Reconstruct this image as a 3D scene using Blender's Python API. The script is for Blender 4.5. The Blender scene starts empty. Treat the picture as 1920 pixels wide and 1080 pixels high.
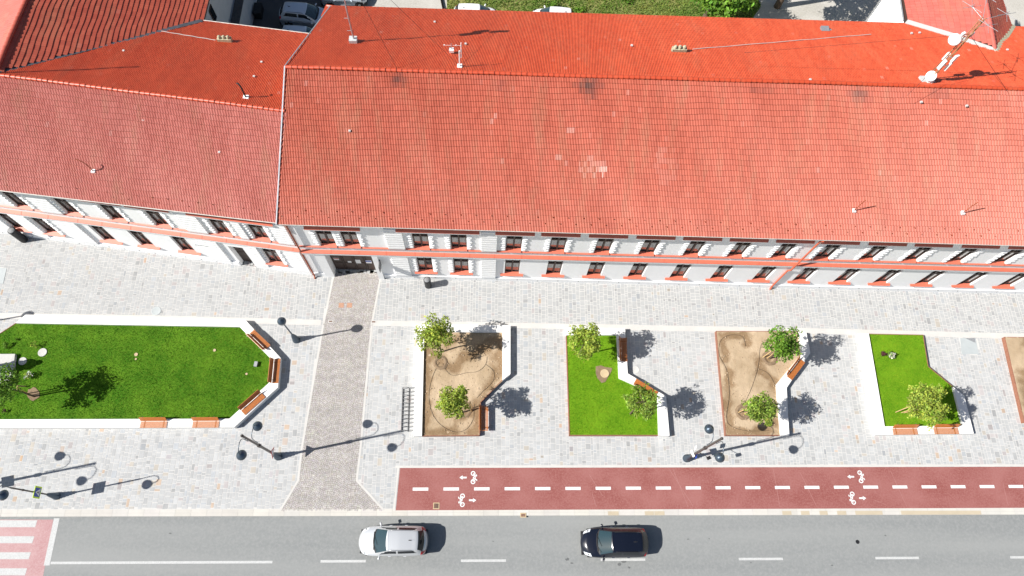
import bpy, math, random
import numpy as np
from mathutils import Vector, Matrix
random.seed(7); rng = np.random.default_rng(7)
C = bpy.context.scene.collection
PI = math.pi
# ------------------------------------------------------------------ camera model (measured from the photograph's verticals)
FOC, CX, CY, H = 1331.0, 960.0, 540.0, 49.0
def _cam():
    d = np.array([(905-CX)/FOC, -(1075-CY)/FOC, -1.0]); d /= np.linalg.norm(d)
    U = -d; x = np.array([1.0, 0, 0]); x -= U*x.dot(U); x /= np.linalg.norm(x)
    return np.array([x, np.cross(U, x), U])
RW = _cam()
def P(px, py, z=0.0):
    """world point at height z seen at photo pixel px,py"""
    r = RW @ np.array([(px-CX)/FOC, -(py-CY)/FOC, -1.0])
    return Vector(np.array([0, 0, H]) + r*((z-H)/r[2]))
def lin(a, b, x):
    t = (x-a.x)/(b.x-a.x); return a+(b-a)*t
sc = bpy.context.scene
cam = bpy.data.objects.new('camera', bpy.data.cameras.new('camera')); C.objects.link(cam)
cam.data.sensor_width = 36; cam.data.lens = FOC/1920*36; cam.data.clip_end = 2000
M4 = Matrix.Identity(4)
for i in range(3):
    for j in range(3): M4[i][j] = RW[i, j]
M4.translation = (0, 0, H); cam.matrix_world = M4; sc.camera = cam
# ------------------------------------------------------------------ light
SUN = Vector((-1.048, -0.228, 1.0)).normalized()
w = bpy.data.worlds.new("World"); sc.world = w; w.use_nodes = True
nt = w.node_tree; bg = nt.nodes['Background']; sky = nt.nodes.new('ShaderNodeTexSky')
sky.sky_type = 'NISHITA'; sky.sun_disc = False
sky.sun_elevation = math.asin(SUN.z); sky.sun_rotation = math.atan2(SUN.x, SUN.y)
nt.links.new(sky.outputs[0], bg.inputs[0]); bg.inputs[1].default_value = 0.055
sl = bpy.data.lights.new('sun', 'SUN'); sl.energy = 4.8; sl.angle = math.radians(0.5); sl.color = (1, 0.965, 0.91)
so = bpy.data.objects.new('sun', sl); C.objects.link(so); so.rotation_euler = SUN.to_track_quat('Z', 'Y').to_euler()
so.location = (0, 0, 60)
sc.view_settings.view_transform = 'Standard'; sc.view_settings.look = 'None'; sc.view_settings.exposure = 0.66
# ------------------------------------------------------------------ materials
def mat(name, col, rough=0.8, spec=0.5, metal=0.0, var=0.0, scale=3.0, bump=0.0, bscale=None, col2=None, attr=None, acol=None, coat=0, trans=0, detail=6, sheen=0, lo=.3, hi=.7):
    m = bpy.data.materials.new(name); m.use_nodes = True
    n = m.node_tree.nodes; l = m.node_tree.links; b = n['Principled BSDF']
    b.inputs['Roughness'].default_value = rough; b.inputs['Specular IOR Level'].default_value = spec
    b.inputs['Metallic'].default_value = metal
    if coat: b.inputs['Coat Weight'].default_value = coat; b.inputs['Coat Roughness'].default_value = 0.06
    tc = n.new('ShaderNodeTexCoord')
    src = None
    if var or col2:
        no = n.new('ShaderNodeTexNoise'); no.inputs['Scale'].default_value = scale; no.inputs['Detail'].default_value = detail; no.inputs['Roughness'].default_value = 0.62
        l.new(tc.outputs['Object'], no.inputs['Vector'])
        r = n.new('ShaderNodeValToRGB'); r.color_ramp.elements[0].position = lo; r.color_ramp.elements[1].position = hi
        c2 = col2 or tuple(min(1, c*(1+var)) for c in col); c1 = col if col2 else tuple(c*(1-var) for c in col)
        r.color_ramp.elements[0].color = (*c1, 1); r.color_ramp.elements[1].color = (*c2, 1)
        l.new(no.outputs['Fac'], r.inputs['Fac']); src = r.outputs['Color']
    else:
        b.inputs['Base Color'].default_value = (*col, 1)
    if attr:                      # per-face tint multiplies the colour
        a = n.new('ShaderNodeAttribute'); a.attribute_name = attr
        mx = n.new('ShaderNodeMix'); mx.data_type = 'RGBA'; mx.blend_type = 'MULTIPLY'; mx.inputs[0].default_value = 1
        if src: l.new(src, mx.inputs[6])
        else: mx.inputs[6].default_value = (*col, 1)
        l.new(a.outputs['Color'], mx.inputs[7]); src = mx.outputs[2]
    if src: l.new(src, b.inputs['Base Color'])
    if bump:
        nb = n.new('ShaderNodeTexNoise'); nb.inputs['Scale'].default_value = bscale or scale*6; nb.inputs['Detail'].default_value = 5
        l.new(tc.outputs['Object'], nb.inputs['Vector'])
        bp = n.new('ShaderNodeBump'); bp.inputs['Strength'].default_value = bump; bp.inputs['Distance'].default_value = 0.05
        l.new(nb.outputs['Fac'], bp.inputs['Height']); l.new(bp.outputs['Normal'], b.inputs['Normal'])
    if trans:
        out = n['Material Output']; t = n.new('ShaderNodeBsdfTranslucent'); ms = n.new('ShaderNodeMixShader'); ms.inputs[0].default_value = trans
        if src: l.new(src, t.inputs[0])
        else: t.inputs[0].default_value = (*col, 1)
        l.new(b.outputs[0], ms.inputs[1]); l.new(t.outputs[0], ms.inputs[2]); l.new(ms.outputs[0], out.inputs[0])
    return m
MT = {}
def two_scale(name, c1, c2, c3, s1, s2, rough=0.9, bump=0.2, bscale=40, spec=0.3, lo=0.35, hi=0.65, stretch=(1, 1, 1)):
    """two noises: broad patches between c1 and c2, fine grain towards c3"""
    m = bpy.data.materials.new(name); m.use_nodes = True; n = m.node_tree.nodes; l = m.node_tree.links; b = n['Principled BSDF']
    b.inputs['Roughness'].default_value = rough; b.inputs['Specular IOR Level'].default_value = spec
    tc = n.new('ShaderNodeTexCoord'); mp = n.new('ShaderNodeMapping'); mp.inputs['Scale'].default_value = stretch
    l.new(tc.outputs['Object'], mp.inputs['Vector'])
    a = n.new('ShaderNodeTexNoise'); a.inputs['Scale'].default_value = s1; a.inputs['Detail'].default_value = 5; l.new(mp.outputs[0], a.inputs['Vector'])
    f = n.new('ShaderNodeTexNoise'); f.inputs['Scale'].default_value = s2; f.inputs['Detail'].default_value = 8; f.inputs['Roughness'].default_value = .75; l.new(tc.outputs['Object'], f.inputs['Vector'])
    r = n.new('ShaderNodeValToRGB'); r.color_ramp.elements[0].position = lo; r.color_ramp.elements[1].position = hi
    r.color_ramp.elements[0].color = (*c1, 1); r.color_ramp.elements[1].color = (*c2, 1); l.new(a.outputs['Fac'], r.inputs['Fac'])
    r2 = n.new('ShaderNodeValToRGB'); r2.color_ramp.elements[0].position = .42; r2.color_ramp.elements[1].position = .72
    r2.color_ramp.elements[0].color = (0, 0, 0, 1); r2.color_ramp.elements[1].color = (1, 1, 1, 1); l.new(f.outputs['Fac'], r2.inputs['Fac'])
    mx = n.new('ShaderNodeMix'); mx.data_type = 'RGBA'; l.new(r2.outputs['Color'], mx.inputs[0]); l.new(r.outputs['Color'], mx.inputs[6]); mx.inputs[7].default_value = (*c3, 1)
    l.new(mx.outputs[2], b.inputs['Base Color'])
    if bump:
        bp = n.new('ShaderNodeBump'); bp.inputs['Strength'].default_value = bump; bp.inputs['Distance'].default_value = 0.03
        nb = n.new('ShaderNodeTexNoise'); nb.inputs['Scale'].default_value = bscale; l.new(tc.outputs['Object'], nb.inputs['Vector'])
        l.new(nb.outputs['Fac'], bp.inputs['Height']); l.new(bp.outputs['Normal'], b.inputs['Normal'])
    return m
MT['asphalt'] = two_scale('asphalt', (.205, .215, .215), (.27, .277, .272), (.285, .29, .284), .45, 6, bump=.25, bscale=60, stretch=(.06, 1, 1))
MT['yard'] = two_scale('yard concrete', (.36, .34, .30), (.47, .45, .41), (.5, .48, .44), .5, 6)
MT['yard_asphalt_shade'] = two_scale('yard asphalt with shade', (.06, .062, .066), (.085, .087, .09), (.1, .1, .1), .5, 9)  # dark asphalt, with the yard's shade mixed into the colour
MT['earth'] = two_scale('earth', (.25, .23, .19), (.34, .31, .26), (.38, .35, .3), .2, 3)
MT['mortar'] = mat('pale jointing mortar', (.54, .53, .51), .95, .2, var=.05, scale=2)
MT['stone'] = mat('natural stone setts', (.415, .42, .42), .85, .3, var=.09, scale=1.7, attr='tint', bump=.15, bscale=25)
MT['cobble'] = mat('porphyry cobbles', (.375, .352, .335), .8, .35, var=.1, scale=1.2, attr='tint')
MT['cobjoint'] = mat('cobble joint sand', (.22, .20, .18), .95, .2)
MT['strip'] = mat('pale limestone strip', (.53, .515, .49), .85, .3, var=.06, scale=1.1)
MT['kerb'] = mat('pale kerb stone', (.53, .515, .485), .85, .3, var=.05, scale=1.5, attr='tint')
MT['cyc'] = two_scale('red cycle surface', (.23, .066, .058), (.30, .115, .105), (.33, .15, .135), .5, 9, rough=.85, bump=.2, bscale=50)
MT['crossred'] = two_scale('faded red crossing paint', (.38, .20, .205), (.45, .28, .28), (.48, .34, .335), .7, 12, rough=.8, bump=.1)
MT['paint'] = mat('white road paint', (.66, .66, .65), .7, .4, var=.07, scale=9)
MT['paintold'] = mat('worn white road paint', (.47, .475, .47), .75, .4, var=.14, scale=14)
MT['white'] = mat('white planter stone', (.80, .785, .755), .7, .4, var=.02, scale=4)
MT['wall'] = two_scale('white render', (.895, .895, .888), (.93, .93, .928), (.94, .94, .935), .9, 4, rough=.85, bump=0, lo=.3, hi=.55, stretch=(1.6, 1.6, .16))
MT['trim'] = mat('pale stucco trim', (.88, .88, .875), .85, .3, var=.04, scale=4)
MT['redmetal'] = mat('red sheet metal', (.60, .145, .085), .5, .5, var=.08, scale=2.2)
MT['hoodmetal'] = mat('maroon sheet metal', (.24, .05, .045), .5, .5, var=.1, scale=3)
MT['gutter'] = mat('pale gutter', (.62, .60, .55), .5, .5, var=.2, scale=5)
MT['rust'] = mat('rusty pipe', (.33, .09, .045), .7, .4, var=.3, scale=6)
MT['redpipe'] = mat('red drain pipe', (.55, .12, .06), .55, .5, var=.12, scale=4)
MT['frame'] = mat('dark brown window wood', (.05, .028, .022), .5, .5)
MT['door'] = mat('dark door wood', (.055, .034, .026), .6, .4, var=.25, scale=7)
MT['glass'] = mat('window glass', (.09, .08, .075), .04, .9)
MT['curtain'] = mat('pale curtain', (.5, .48, .44), .9, .1)
MT['deck'] = mat('roof deck', (.06, .035, .028), .95, .1)
MT['flash'] = mat('zinc flashing', (.36, .38, .41), .45, .6, metal=.3, var=.15, scale=5)
MT['steel_edge'] = mat('corten steel edging', (.27, .12, .075), .7, .4, var=.2, scale=8)
MT['wood'] = mat('orange varnished slats', (.46, .155, .038), .42, .5, var=.18, scale=12)
MT['bracket'] = mat('grey bench steel', (.12, .12, .125), .45, .5, metal=.4)
MT['lamp'] = mat('dark blue grey lamp paint', (.085, .115, .15), .3, .6, metal=.65)
MT['lampglass'] = mat('opal lamp glass', (.6, .62, .6), .3, .5)
MT['pole'] = mat('brown grey pole paint', (.085, .075, .07), .35, .5, metal=.3)
MT['blackrub'] = mat('black plastic', (.016, .016, .018), .55, .4)
MT['soil'] = two_scale('bare dry soil', (.33, .235, .15), (.50, .385, .27), (.42, .32, .22), .55, 7, bump=.6, bscale=14, lo=.36, hi=.6)
MT['wetsoil'] = two_scale('damp soil', (.17, .115, .07), (.24, .17, .105), (.28, .2, .13), .9, 8, bump=.6, bscale=14)
MT['lawn'] = two_scale('mown lawn', (.03, .12, .005), (.085, .20, .011), (.12, .21, .018), .75, 9, bump=.6, bscale=35, spec=.08)
MT['lawn2'] = two_scale('fresh lawn', (.075, .20, .006), (.13, .28, .010), (.18, .30, .016), .7, 11, bump=.6, bscale=35, spec=.08)
MT['blade'] = mat('grass blades', (.024, .11, .004), .8, .08, col2=(.125, .235, .014), scale=1.15, attr='tint', trans=.25, detail=3, lo=.38, hi=.68)
MT['blade2'] = mat('bright grass blades', (.068, .21, .005), .8, .08, col2=(.25, .37, .02), scale=1.3, attr='tint', trans=.25, detail=3, lo=.36, hi=.66)
MT['wild'] = two_scale('wild grass ground', (.10, .15, .03), (.27, .24, .09), (.2, .22, .06), .35, 5, bump=.8, bscale=20)
MT['wildblade'] = mat('wild grass blades', (.07, .21, .015), .7, .3, col2=(.30, .33, .08), scale=.4, attr='tint', trans=.3)
MT['leaf'] = mat('yellow green leaves', (.36, .45, .075), .55, .2, attr='tint', trans=.42)
MT['leafd'] = mat('mid green leaves', (.26, .37, .06), .55, .2, attr='tint', trans=.4)
MT['leafdd'] = mat('dark green leaves', (.14, .27, .03), .55, .2, attr='tint', trans=.35)
MT['bark'] = mat('young bark', (.14, .10, .07), .9, .2, var=.25, scale=20)
MT['stake'] = mat('raw timber stake', (.52, .36, .17), .75, .3, var=.15, scale=12)
MT['concrete'] = mat('light concrete', (.50, .49, .47), .85, .3, var=.1, scale=5)
MT['greywall'] = mat('grey yard render', (.52, .54, .56), .9, .2, var=.05, scale=2)
MT['pinkrender'] = mat('pink gable render', (.62, .42, .36), .9, .2, var=.06, scale=2)
MT['whiteplastic'] = mat('white plastic', (.82, .82, .80), .4, .5)
MT['galv'] = mat('galvanised steel', (.42, .43, .44), .4, .5, metal=.5, var=.15, scale=9)
MT['rustmast'] = mat('rust orange mast paint', (.40, .20, .10), .7, .4, var=.3, scale=9)
MT['zincdark'] = mat('dark weathered zinc', (.10, .105, .12), .55, .5, metal=.2, var=.3, scale=5)
MT['lidgrey'] = mat('grey bin lid', (.22, .225, .23), .7, .4, var=.1, scale=8)
MT['scuff'] = mat('pale tyre scuff', (.36, .17, .155), .8, .3, var=.15, scale=6)
MT['oil'] = mat('oil stain', (.12, .125, .125), .6, .4, var=.3, scale=8)
MT['block'] = mat('grey concrete block', (.48, .49, .49), .9, .2, var=.15, scale=9)
MT['moss'] = mat('mossy masonry', (.42, .40, .28), .95, .2, var=.35, scale=9)
MT['bluesign'] = mat('blue sign film', (.01, .055, .40), .4, .5)
MT['yellowsign'] = mat('fluorescent yellow green film', (.62, .85, .02), .45, .5)
MT['whitesign'] = mat('white sign film', (.8, .8, .8), .4, .5)
MT['redsign'] = mat('red sign film', (.5, .03, .03), .4, .5)
MT['blacksign'] = mat('black sign film', (.02, .02, .02), .5, .4)
MT['tan'] = mat('tan kerb stone', (.50, .39, .24), .85, .3, var=.08, scale=3)
MT['brownplate'] = mat('rusty brown cover plate', (.43, .25, .17), .8, .3, var=.12, scale=8)
MT['paleplate'] = mat('pale bluish stone plate', (.40, .43, .435), .6, .4, var=.05, scale=2)
MT['silver'] = mat('silver car paint', (.56, .575, .59), .32, .5, metal=.35, coat=1)
MT['navy'] = mat('near black navy car paint', (.005, .007, .015), .22, .4, coat=.6)
MT['bluegrey'] = mat('pale blue grey car paint', (.50, .56, .62), .25, .5, metal=.3, coat=1)
MT['whitecar'] = mat('white car paint', (.80, .80, .80), .25, .5, coat=1)
MT['carglass'] = mat('car glass', (.008, .012, .016), .04, .5)
MT['windshield'] = mat('tinted windscreen', (.018, .042, .048), .04, .9, coat=1)
MT['tyre'] = mat('tyre rubber', (.018, .018, .018), .85, .2)
MT['rim'] = mat('alloy rim', (.5, .5, .5), .3, .5, metal=.8)
MT['taillight'] = mat('red lamp lens', (.45, .01, .02), .15, .6)
MT['headlight'] = mat('clear lamp lens', (.6, .63, .66), .1, .8)
MT['chrome'] = mat('chrome trim', (.6, .6, .6), .15, .5, metal=.9)
MT['flowerw'] = mat('white blossom', (.72, .75, .62), .7, .2, attr='tint', trans=.2)
MT['flowerp'] = mat('purple foliage', (.10, .03, .035), .6, .3, attr='tint', trans=.2)
MT['darkgate'] = mat('dark recess', (.03, .03, .03), .9, .2)
# roof tile material: random tint per tile, soot and lime stains and painted gap shade kept in face attributes
def tile_mat(name, a, b, rough, lich=.45, streak=True):
    m = bpy.data.materials.new(name); m.use_nodes = True; n = m.node_tree.nodes; l = m.node_tree.links; bs = n['Principled BSDF']
    at = n.new('ShaderNodeAttribute'); at.attribute_name = 'tint'
    so_ = n.new('ShaderNodeAttribute'); so_.attribute_name = 'soot_shade'
    li = n.new('ShaderNodeAttribute'); li.attribute_name = 'lime'
    tc = n.new('ShaderNodeNewGeometry'); no = n.new('ShaderNodeTexNoise'); no.inputs['Scale'].default_value = .8; no.inputs['Detail'].default_value = 6
    mp = n.new('ShaderNodeMapping'); mp.inputs['Scale'].default_value = (1, .22, .22) if streak else (.22, 1, .22); l.new(tc.outputs['Position'], mp.inputs['Vector'])
    l.new(mp.outputs[0], no.inputs['Vector'])
    n3 = n.new('ShaderNodeTexNoise'); n3.inputs['Scale'].default_value = 1.1; n3.inputs['Detail'].default_value = 9; n3.inputs['Roughness'].default_value = .7; l.new(mp.outputs[0], n3.inputs['Vector'])
    r3 = n.new('ShaderNodeValToRGB'); r3.color_ramp.elements[0].position = .50; r3.color_ramp.elements[1].position = .74; r3.color_ramp.elements[0].color = (0, 0, 0, 1); r3.color_ramp.elements[1].color = (lich, lich, lich, 1); l.new(n3.outputs['Fac'], r3.inputs['Fac'])
    ad = n.new('ShaderNodeMath'); ad.operation = 'ADD'; l.new(at.outputs['Fac'], ad.inputs[0]); l.new(no.outputs['Fac'], ad.inputs[1])
    ml = n.new('ShaderNodeMath'); ml.operation = 'MULTIPLY'; l.new(ad.outputs[0], ml.inputs[0]); ml.inputs[1].default_value = .5
    r = n.new('ShaderNodeValToRGB'); r.color_ramp.elements[0].position = .25; r.color_ramp.elements[1].position = .75
    r.color_ramp.elements[0].color = (*a, 1); r.color_ramp.elements[1].color = (*b, 1); l.new(ml.outputs[0], r.inputs['Fac'])
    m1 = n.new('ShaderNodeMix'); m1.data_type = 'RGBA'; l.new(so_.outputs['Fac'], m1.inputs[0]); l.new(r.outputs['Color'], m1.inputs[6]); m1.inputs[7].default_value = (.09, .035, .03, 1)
    m2 = n.new('ShaderNodeMix'); m2.data_type = 'RGBA'; l.new(li.outputs['Fac'], m2.inputs[0]); l.new(m1.outputs[2], m2.inputs[6]); m2.inputs[7].default_value = (.72, .52, .45, 1)
    m3 = n.new('ShaderNodeMix'); m3.data_type = 'RGBA'; l.new(r3.outputs['Color'], m3.inputs[0]); l.new(m2.outputs[2], m3.inputs[6]); m3.inputs[7].default_value = (.36, .19, .105, 1)
    l.new(m3.outputs[2], bs.inputs['Base Color']); bs.inputs['Roughness'].default_value = rough; bs.inputs['Specular IOR Level'].default_value = .5
    return m
MT['tile'] = tile_mat('red clay tiles, sheltered side', (.47, .062, .022), (.60, .098, .038), .42, .2)  # rear slopes: deeper, more saturated red
MT['tilefront'] = tile_mat('dusty red clay tiles, street side', (.365, .068, .034), (.495, .108, .060), .40, .42)  # street slope: greyer red than the rear
MT['tilewing'] = tile_mat('paler red clay tiles of the wing', (.42, .112, .085), (.53, .17, .135), .40, .45)  # front slope of the wing: paler and greyer still
MT['tileshade'] = tile_mat('weathered red tiles', (.37, .065, .038), (.50, .11, .062), .5)  # darker copy for east slopes, their shade put into the colour
MT['tilesun'] = tile_mat('pale red tiles', (.47, .11, .085), (.57, .155, .12), .45)  # paler copy for west slopes, sunlight put into the colour
# ------------------------------------------------------------------ mesh helpers
WM = {}                                    # world matrix of every parent
class MB:
    def __init__(s): s.v = []; s.f = []; s.mi = []; s.sm = []; s.cur = 0; s.tint = []
    def add(s, vs, fs, smooth=False, tint=None):
        o = len(s.v); s.v += [Vector(v) for v in vs]
        for f in fs: s.f.append([i+o for i in f]); s.mi.append(s.cur); s.sm.append(smooth); s.tint.append(tint or (1, 1, 1))
        return s
    def box(s, c, d, rz=0, M=None, tint=None, bev=0):
        x, y, z = (k/2 for k in d)
        vs = [Vector(p) for p in ((-x, -y, -z), (x, -y, -z), (x, y, -z), (-x, y, -z), (-x, -y, z), (x, -y, z), (x, y, z), (-x, y, z))]
        m = M if M is not None else Matrix.Rotation(rz, 4, 'Z')
        vs = [m @ v + Vector(c) for v in vs]
        return s.add(vs, [(0, 3, 2, 1), (4, 5, 6, 7), (0, 1, 5, 4), (1, 2, 6, 5), (2, 3, 7, 6), (3, 0, 4, 7)], tint=tint)
    def prism(s, poly, z0, z1):
        n = len(poly); a = sum(poly[i][0]*poly[(i+1) % n][1]-poly[(i+1) % n][0]*poly[i][1] for i in range(n))
        if a < 0: poly = poly[::-1]
        vs = [(p[0], p[1], z0) for p in poly]+[(p[0], p[1], z1) for p in poly]
        fs = [tuple(range(n-1, -1, -1)), tuple(range(n, 2*n))]+[(i, (i+1) % n, n+(i+1) % n, n+i) for i in range(n)]
        return s.add(vs, fs)
    def poly(s, pts): return s.add(pts, [tuple(range(len(pts)))])
    def tube(s, pts, r, n=8, cap=True):
        pts = [Vector(p) for p in pts]; rs = r if isinstance(r, (list, tuple)) else [r]*len(pts)
        vs = []; prev = None
        for i, p in enumerate(pts):
            t = (pts[min(i+1, len(pts)-1)]-pts[max(i-1, 0)]).normalized()
            if prev is None:
                u = t.cross(Vector((0, 0, 1)) if abs(t.z) < .9 else Vector((1, 0, 0))).normalized()
            else: u = (prev-t*prev.dot(t)).normalized()
            prev = u; v = t.cross(u)
            vs += [p+(u*math.cos(2*PI*k/n)+v*math.sin(2*PI*k/n))*rs[i] for k in range(n)]
        fs = [(i*n+k, i*n+(k+1) % n, (i+1)*n+(k+1) % n, (i+1)*n+k) for i in range(len(pts)-1) for k in range(n)]
        s.add(vs, fs, True)
        if cap: s.add([vs[k] for k in range(n)], [tuple(range(n-1, -1, -1))]); s.add(vs[-n:], [tuple(range(n))])
        return s
    def lathe(s, prof, c=(0, 0, 0), n=16, M=None):
        c = Vector(c); vs = []
        for r, z in prof:
            for k in range(n):
                p = Vector((r*math.cos(2*PI*k/n), r*math.sin(2*PI*k/n), z)); vs.append((M @ p if M is not None else p)+c)
        fs = [(i*n+k, i*n+(k+1) % n, (i+1)*n+(k+1) % n, (i+1)*n+k) for i in range(len(prof)-1) for k in range(n)]
        s.add(vs, fs, True)
        s.add(vs[:n], [tuple(range(n-1, -1, -1))]); s.add(vs[-n:], [tuple(range(n))]); return s
    def build(s, name, mats, parent=None, world=True, tinted=False):
        me = bpy.data.meshes.new(name); inv = WM[parent.name].inverted() if (parent and world) else None
        me.from_pydata([tuple(inv @ v) if inv else tuple(v) for v in s.v], [], s.f)
        for m in (mats if isinstance(mats, (list, tuple)) else [mats]): me.materials.append(MT[m])
        me.polygons.foreach_set('material_index', s.mi); me.polygons.foreach_set('use_smooth', s.sm)
        if tinted: set_col(me, np.array(s.tint))
        return link(name, me, parent)
def set_col(me, arr, name='tint'):
    a = me.attributes.new(name, 'FLOAT_COLOR', 'FACE'); n = len(me.polygons)
    full = np.ones((n, 4), np.float32); full[:, :3] = arr; a.data.foreach_set('color', full.ravel())
def link(name, me, parent=None):
    o = bpy.data.objects.new(name, me); C.objects.link(o)
    if parent: o.parent = parent; WM[o.name] = WM[parent.name]
    else: WM[o.name] = Matrix.Identity(4)
    return o
def npmesh(name, V, F, material, parent=None, smooth=False, tint=None, fattr=None):
    """bulk mesh from numpy; F is (n,4) or (n,3)"""
    me = bpy.data.meshes.new(name); V = np.asarray(V, np.float64); F = np.asarray(F, np.int32)
    if parent:
        inv = np.array(WM[parent.name].inverted()); V = V @ inv[:3, :3].T + inv[:3, 3]
    k = F.shape[1]; me.vertices.add(len(V)); me.vertices.foreach_set('co', V.astype(np.float32).ravel())
    me.loops.add(F.size); me.loops.foreach_set('vertex_index', F.ravel())
    me.polygons.add(len(F)); me.polygons.foreach_set('loop_start', np.arange(0, F.size, k, dtype=np.int32))
    me.polygons.foreach_set('loop_total', np.full(len(F), k, np.int32))
    me.polygons.foreach_set('use_smooth', np.full(len(F), smooth))
    me.materials.append(MT[material]); me.update(calc_edges=True); me.validate()
    if tint is not None: set_col(me, tint)
    for nm, arr in (fattr or {}).items():
        a = me.attributes.new(nm, 'FLOAT', 'FACE'); a.data.foreach_set('value', np.asarray(arr, np.float32))
    return link(name, me, parent)
def tag(o, label=None, cat=None, group=None, kind=None):
    if label: o['label'] = label
    if cat: o['category'] = cat
    if group: o['group'] = group
    if kind: o['kind'] = kind
    return o
def thing(name, label, cat, loc=(0, 0, 0), rz=0, group=None):
    o = bpy.data.objects.new(name, None); C.objects.link(o); o.location = loc; o.rotation_euler = (0, 0, rz)
    o.empty_display_size = .3
    WM[o.name] = Matrix.Translation(loc) @ Matrix.Rotation(rz, 4, 'Z')
    return tag(o, label, cat, group)
def copy_part(o, parent, loc=None):
    c = o.copy(); C.objects.link(c); c.parent = parent
    if loc is not None: c.location = loc
    for ch in o.children: copy_part(ch, c)
    return c
def copy_thing(o, loc, rz, label, group=None):
    c = o.copy(); C.objects.link(c); c.location = loc; c.rotation_euler = (0, 0, rz); c['label'] = label
    if group: c['group'] = group
    for ch in o.children: copy_part(ch, c)
    return c
def struct(o): o['kind'] = 'structure'; return o
def inpoly(x, y, poly):
    r = np.zeros(x.shape, bool); n = len(poly); j = n-1
    for i in range(n):
        xi, yi = poly[i][0], poly[i][1]; xj, yj = poly[j][0], poly[j][1]
        if yi != yj:
            c = ((yi > y) != (yj > y)) & (x < (xj-xi)*(y-yi)/(yj-yi)+xi); r ^= c
        j = i
    return r
def pxpoly(pts, z=0): return [P(a, b, z) for a, b in pts]

# ================================================================== GROUND AND ROAD
RZ = -0.12                                                    # road level; pavement top is 0
def yk(x): return P(0, 969, RZ).y+(x-P(0, 969, RZ).x)*(P(1920, 965, RZ).y-P(0, 969, RZ).y)/(P(1920, 965, RZ).x-P(0, 969, RZ).x)
g = MB(); g.poly([(-400, -400, -.16), (400, -400, -.16), (400, 400, -.16), (-400, 400, -.16)]); struct(g.build('ground', 'earth'))
g = MB(); g.poly([(-120, -9, RZ), (120, -9, RZ), (120, yk(120)+.05, RZ), (-120, yk(-120)+.05, RZ)]); struct(g.build('road', 'asphalt'))
# pavement slab (joint mortar colour) with the stones on it
g = MB(); g.prism([(-60, yk(-60)+.42), (60, yk(60)+.42), (60, 36), (-60, 36)], -.159, 0); struct(g.build('pavement', 'mortar'))
g = MB()
x = -60.0; k = 0
tanx = [(1140, 1160), (1209, 1226), (1227, 1246), (1467, 1484), (1502, 1518), (1537, 1552), (1570, 1587), (1604, 1655), (1690, 1840)]
while x < 60:
    x1 = x+1.0; t = random.uniform(.93, 1.03); col = (t, t*random.uniform(.98, 1), t*random.uniform(.95, .99))
    y0, y1 = yk(x), yk(x1)
    for a, b, zt, in ((0, .2, 0.004), (.21, .42, .008)):
        g.add([(x+.004, y0+a, zt), (x1-.004, y1+a, zt), (x1-.004, y1+b, zt), (x+.004, y0+b, zt)], [(0, 1, 2, 3)], tint=col)
    g.add([(x, y0, -.16), (x1, y1, -.16), (x1, y1, .004), (x, y0, .004)], [(0, 1, 2, 3)], tint=col)
    g.add([(x, y0, -.004), (x1, y1, -.004), (x1, y1+.42, -.004), (x, y0+.42, -.004)], [(0, 1, 2, 3)], tint=(.8, .8, .8))
    x = x1
for a, b in tanx:
    p, q = P(a, 964), P(b, 964)
    g.add([(p.x, yk(p.x)+.005, .012), (q.x, yk(q.x)+.005, .012), (q.x, yk(q.x)+.26, .012), (p.x, yk(p.x)+.26, .012)], [(0, 1, 2, 3)], tint=(.86, .76, .60))
struct(g.build('kerb', 'kerb', tinted=True))
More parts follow.
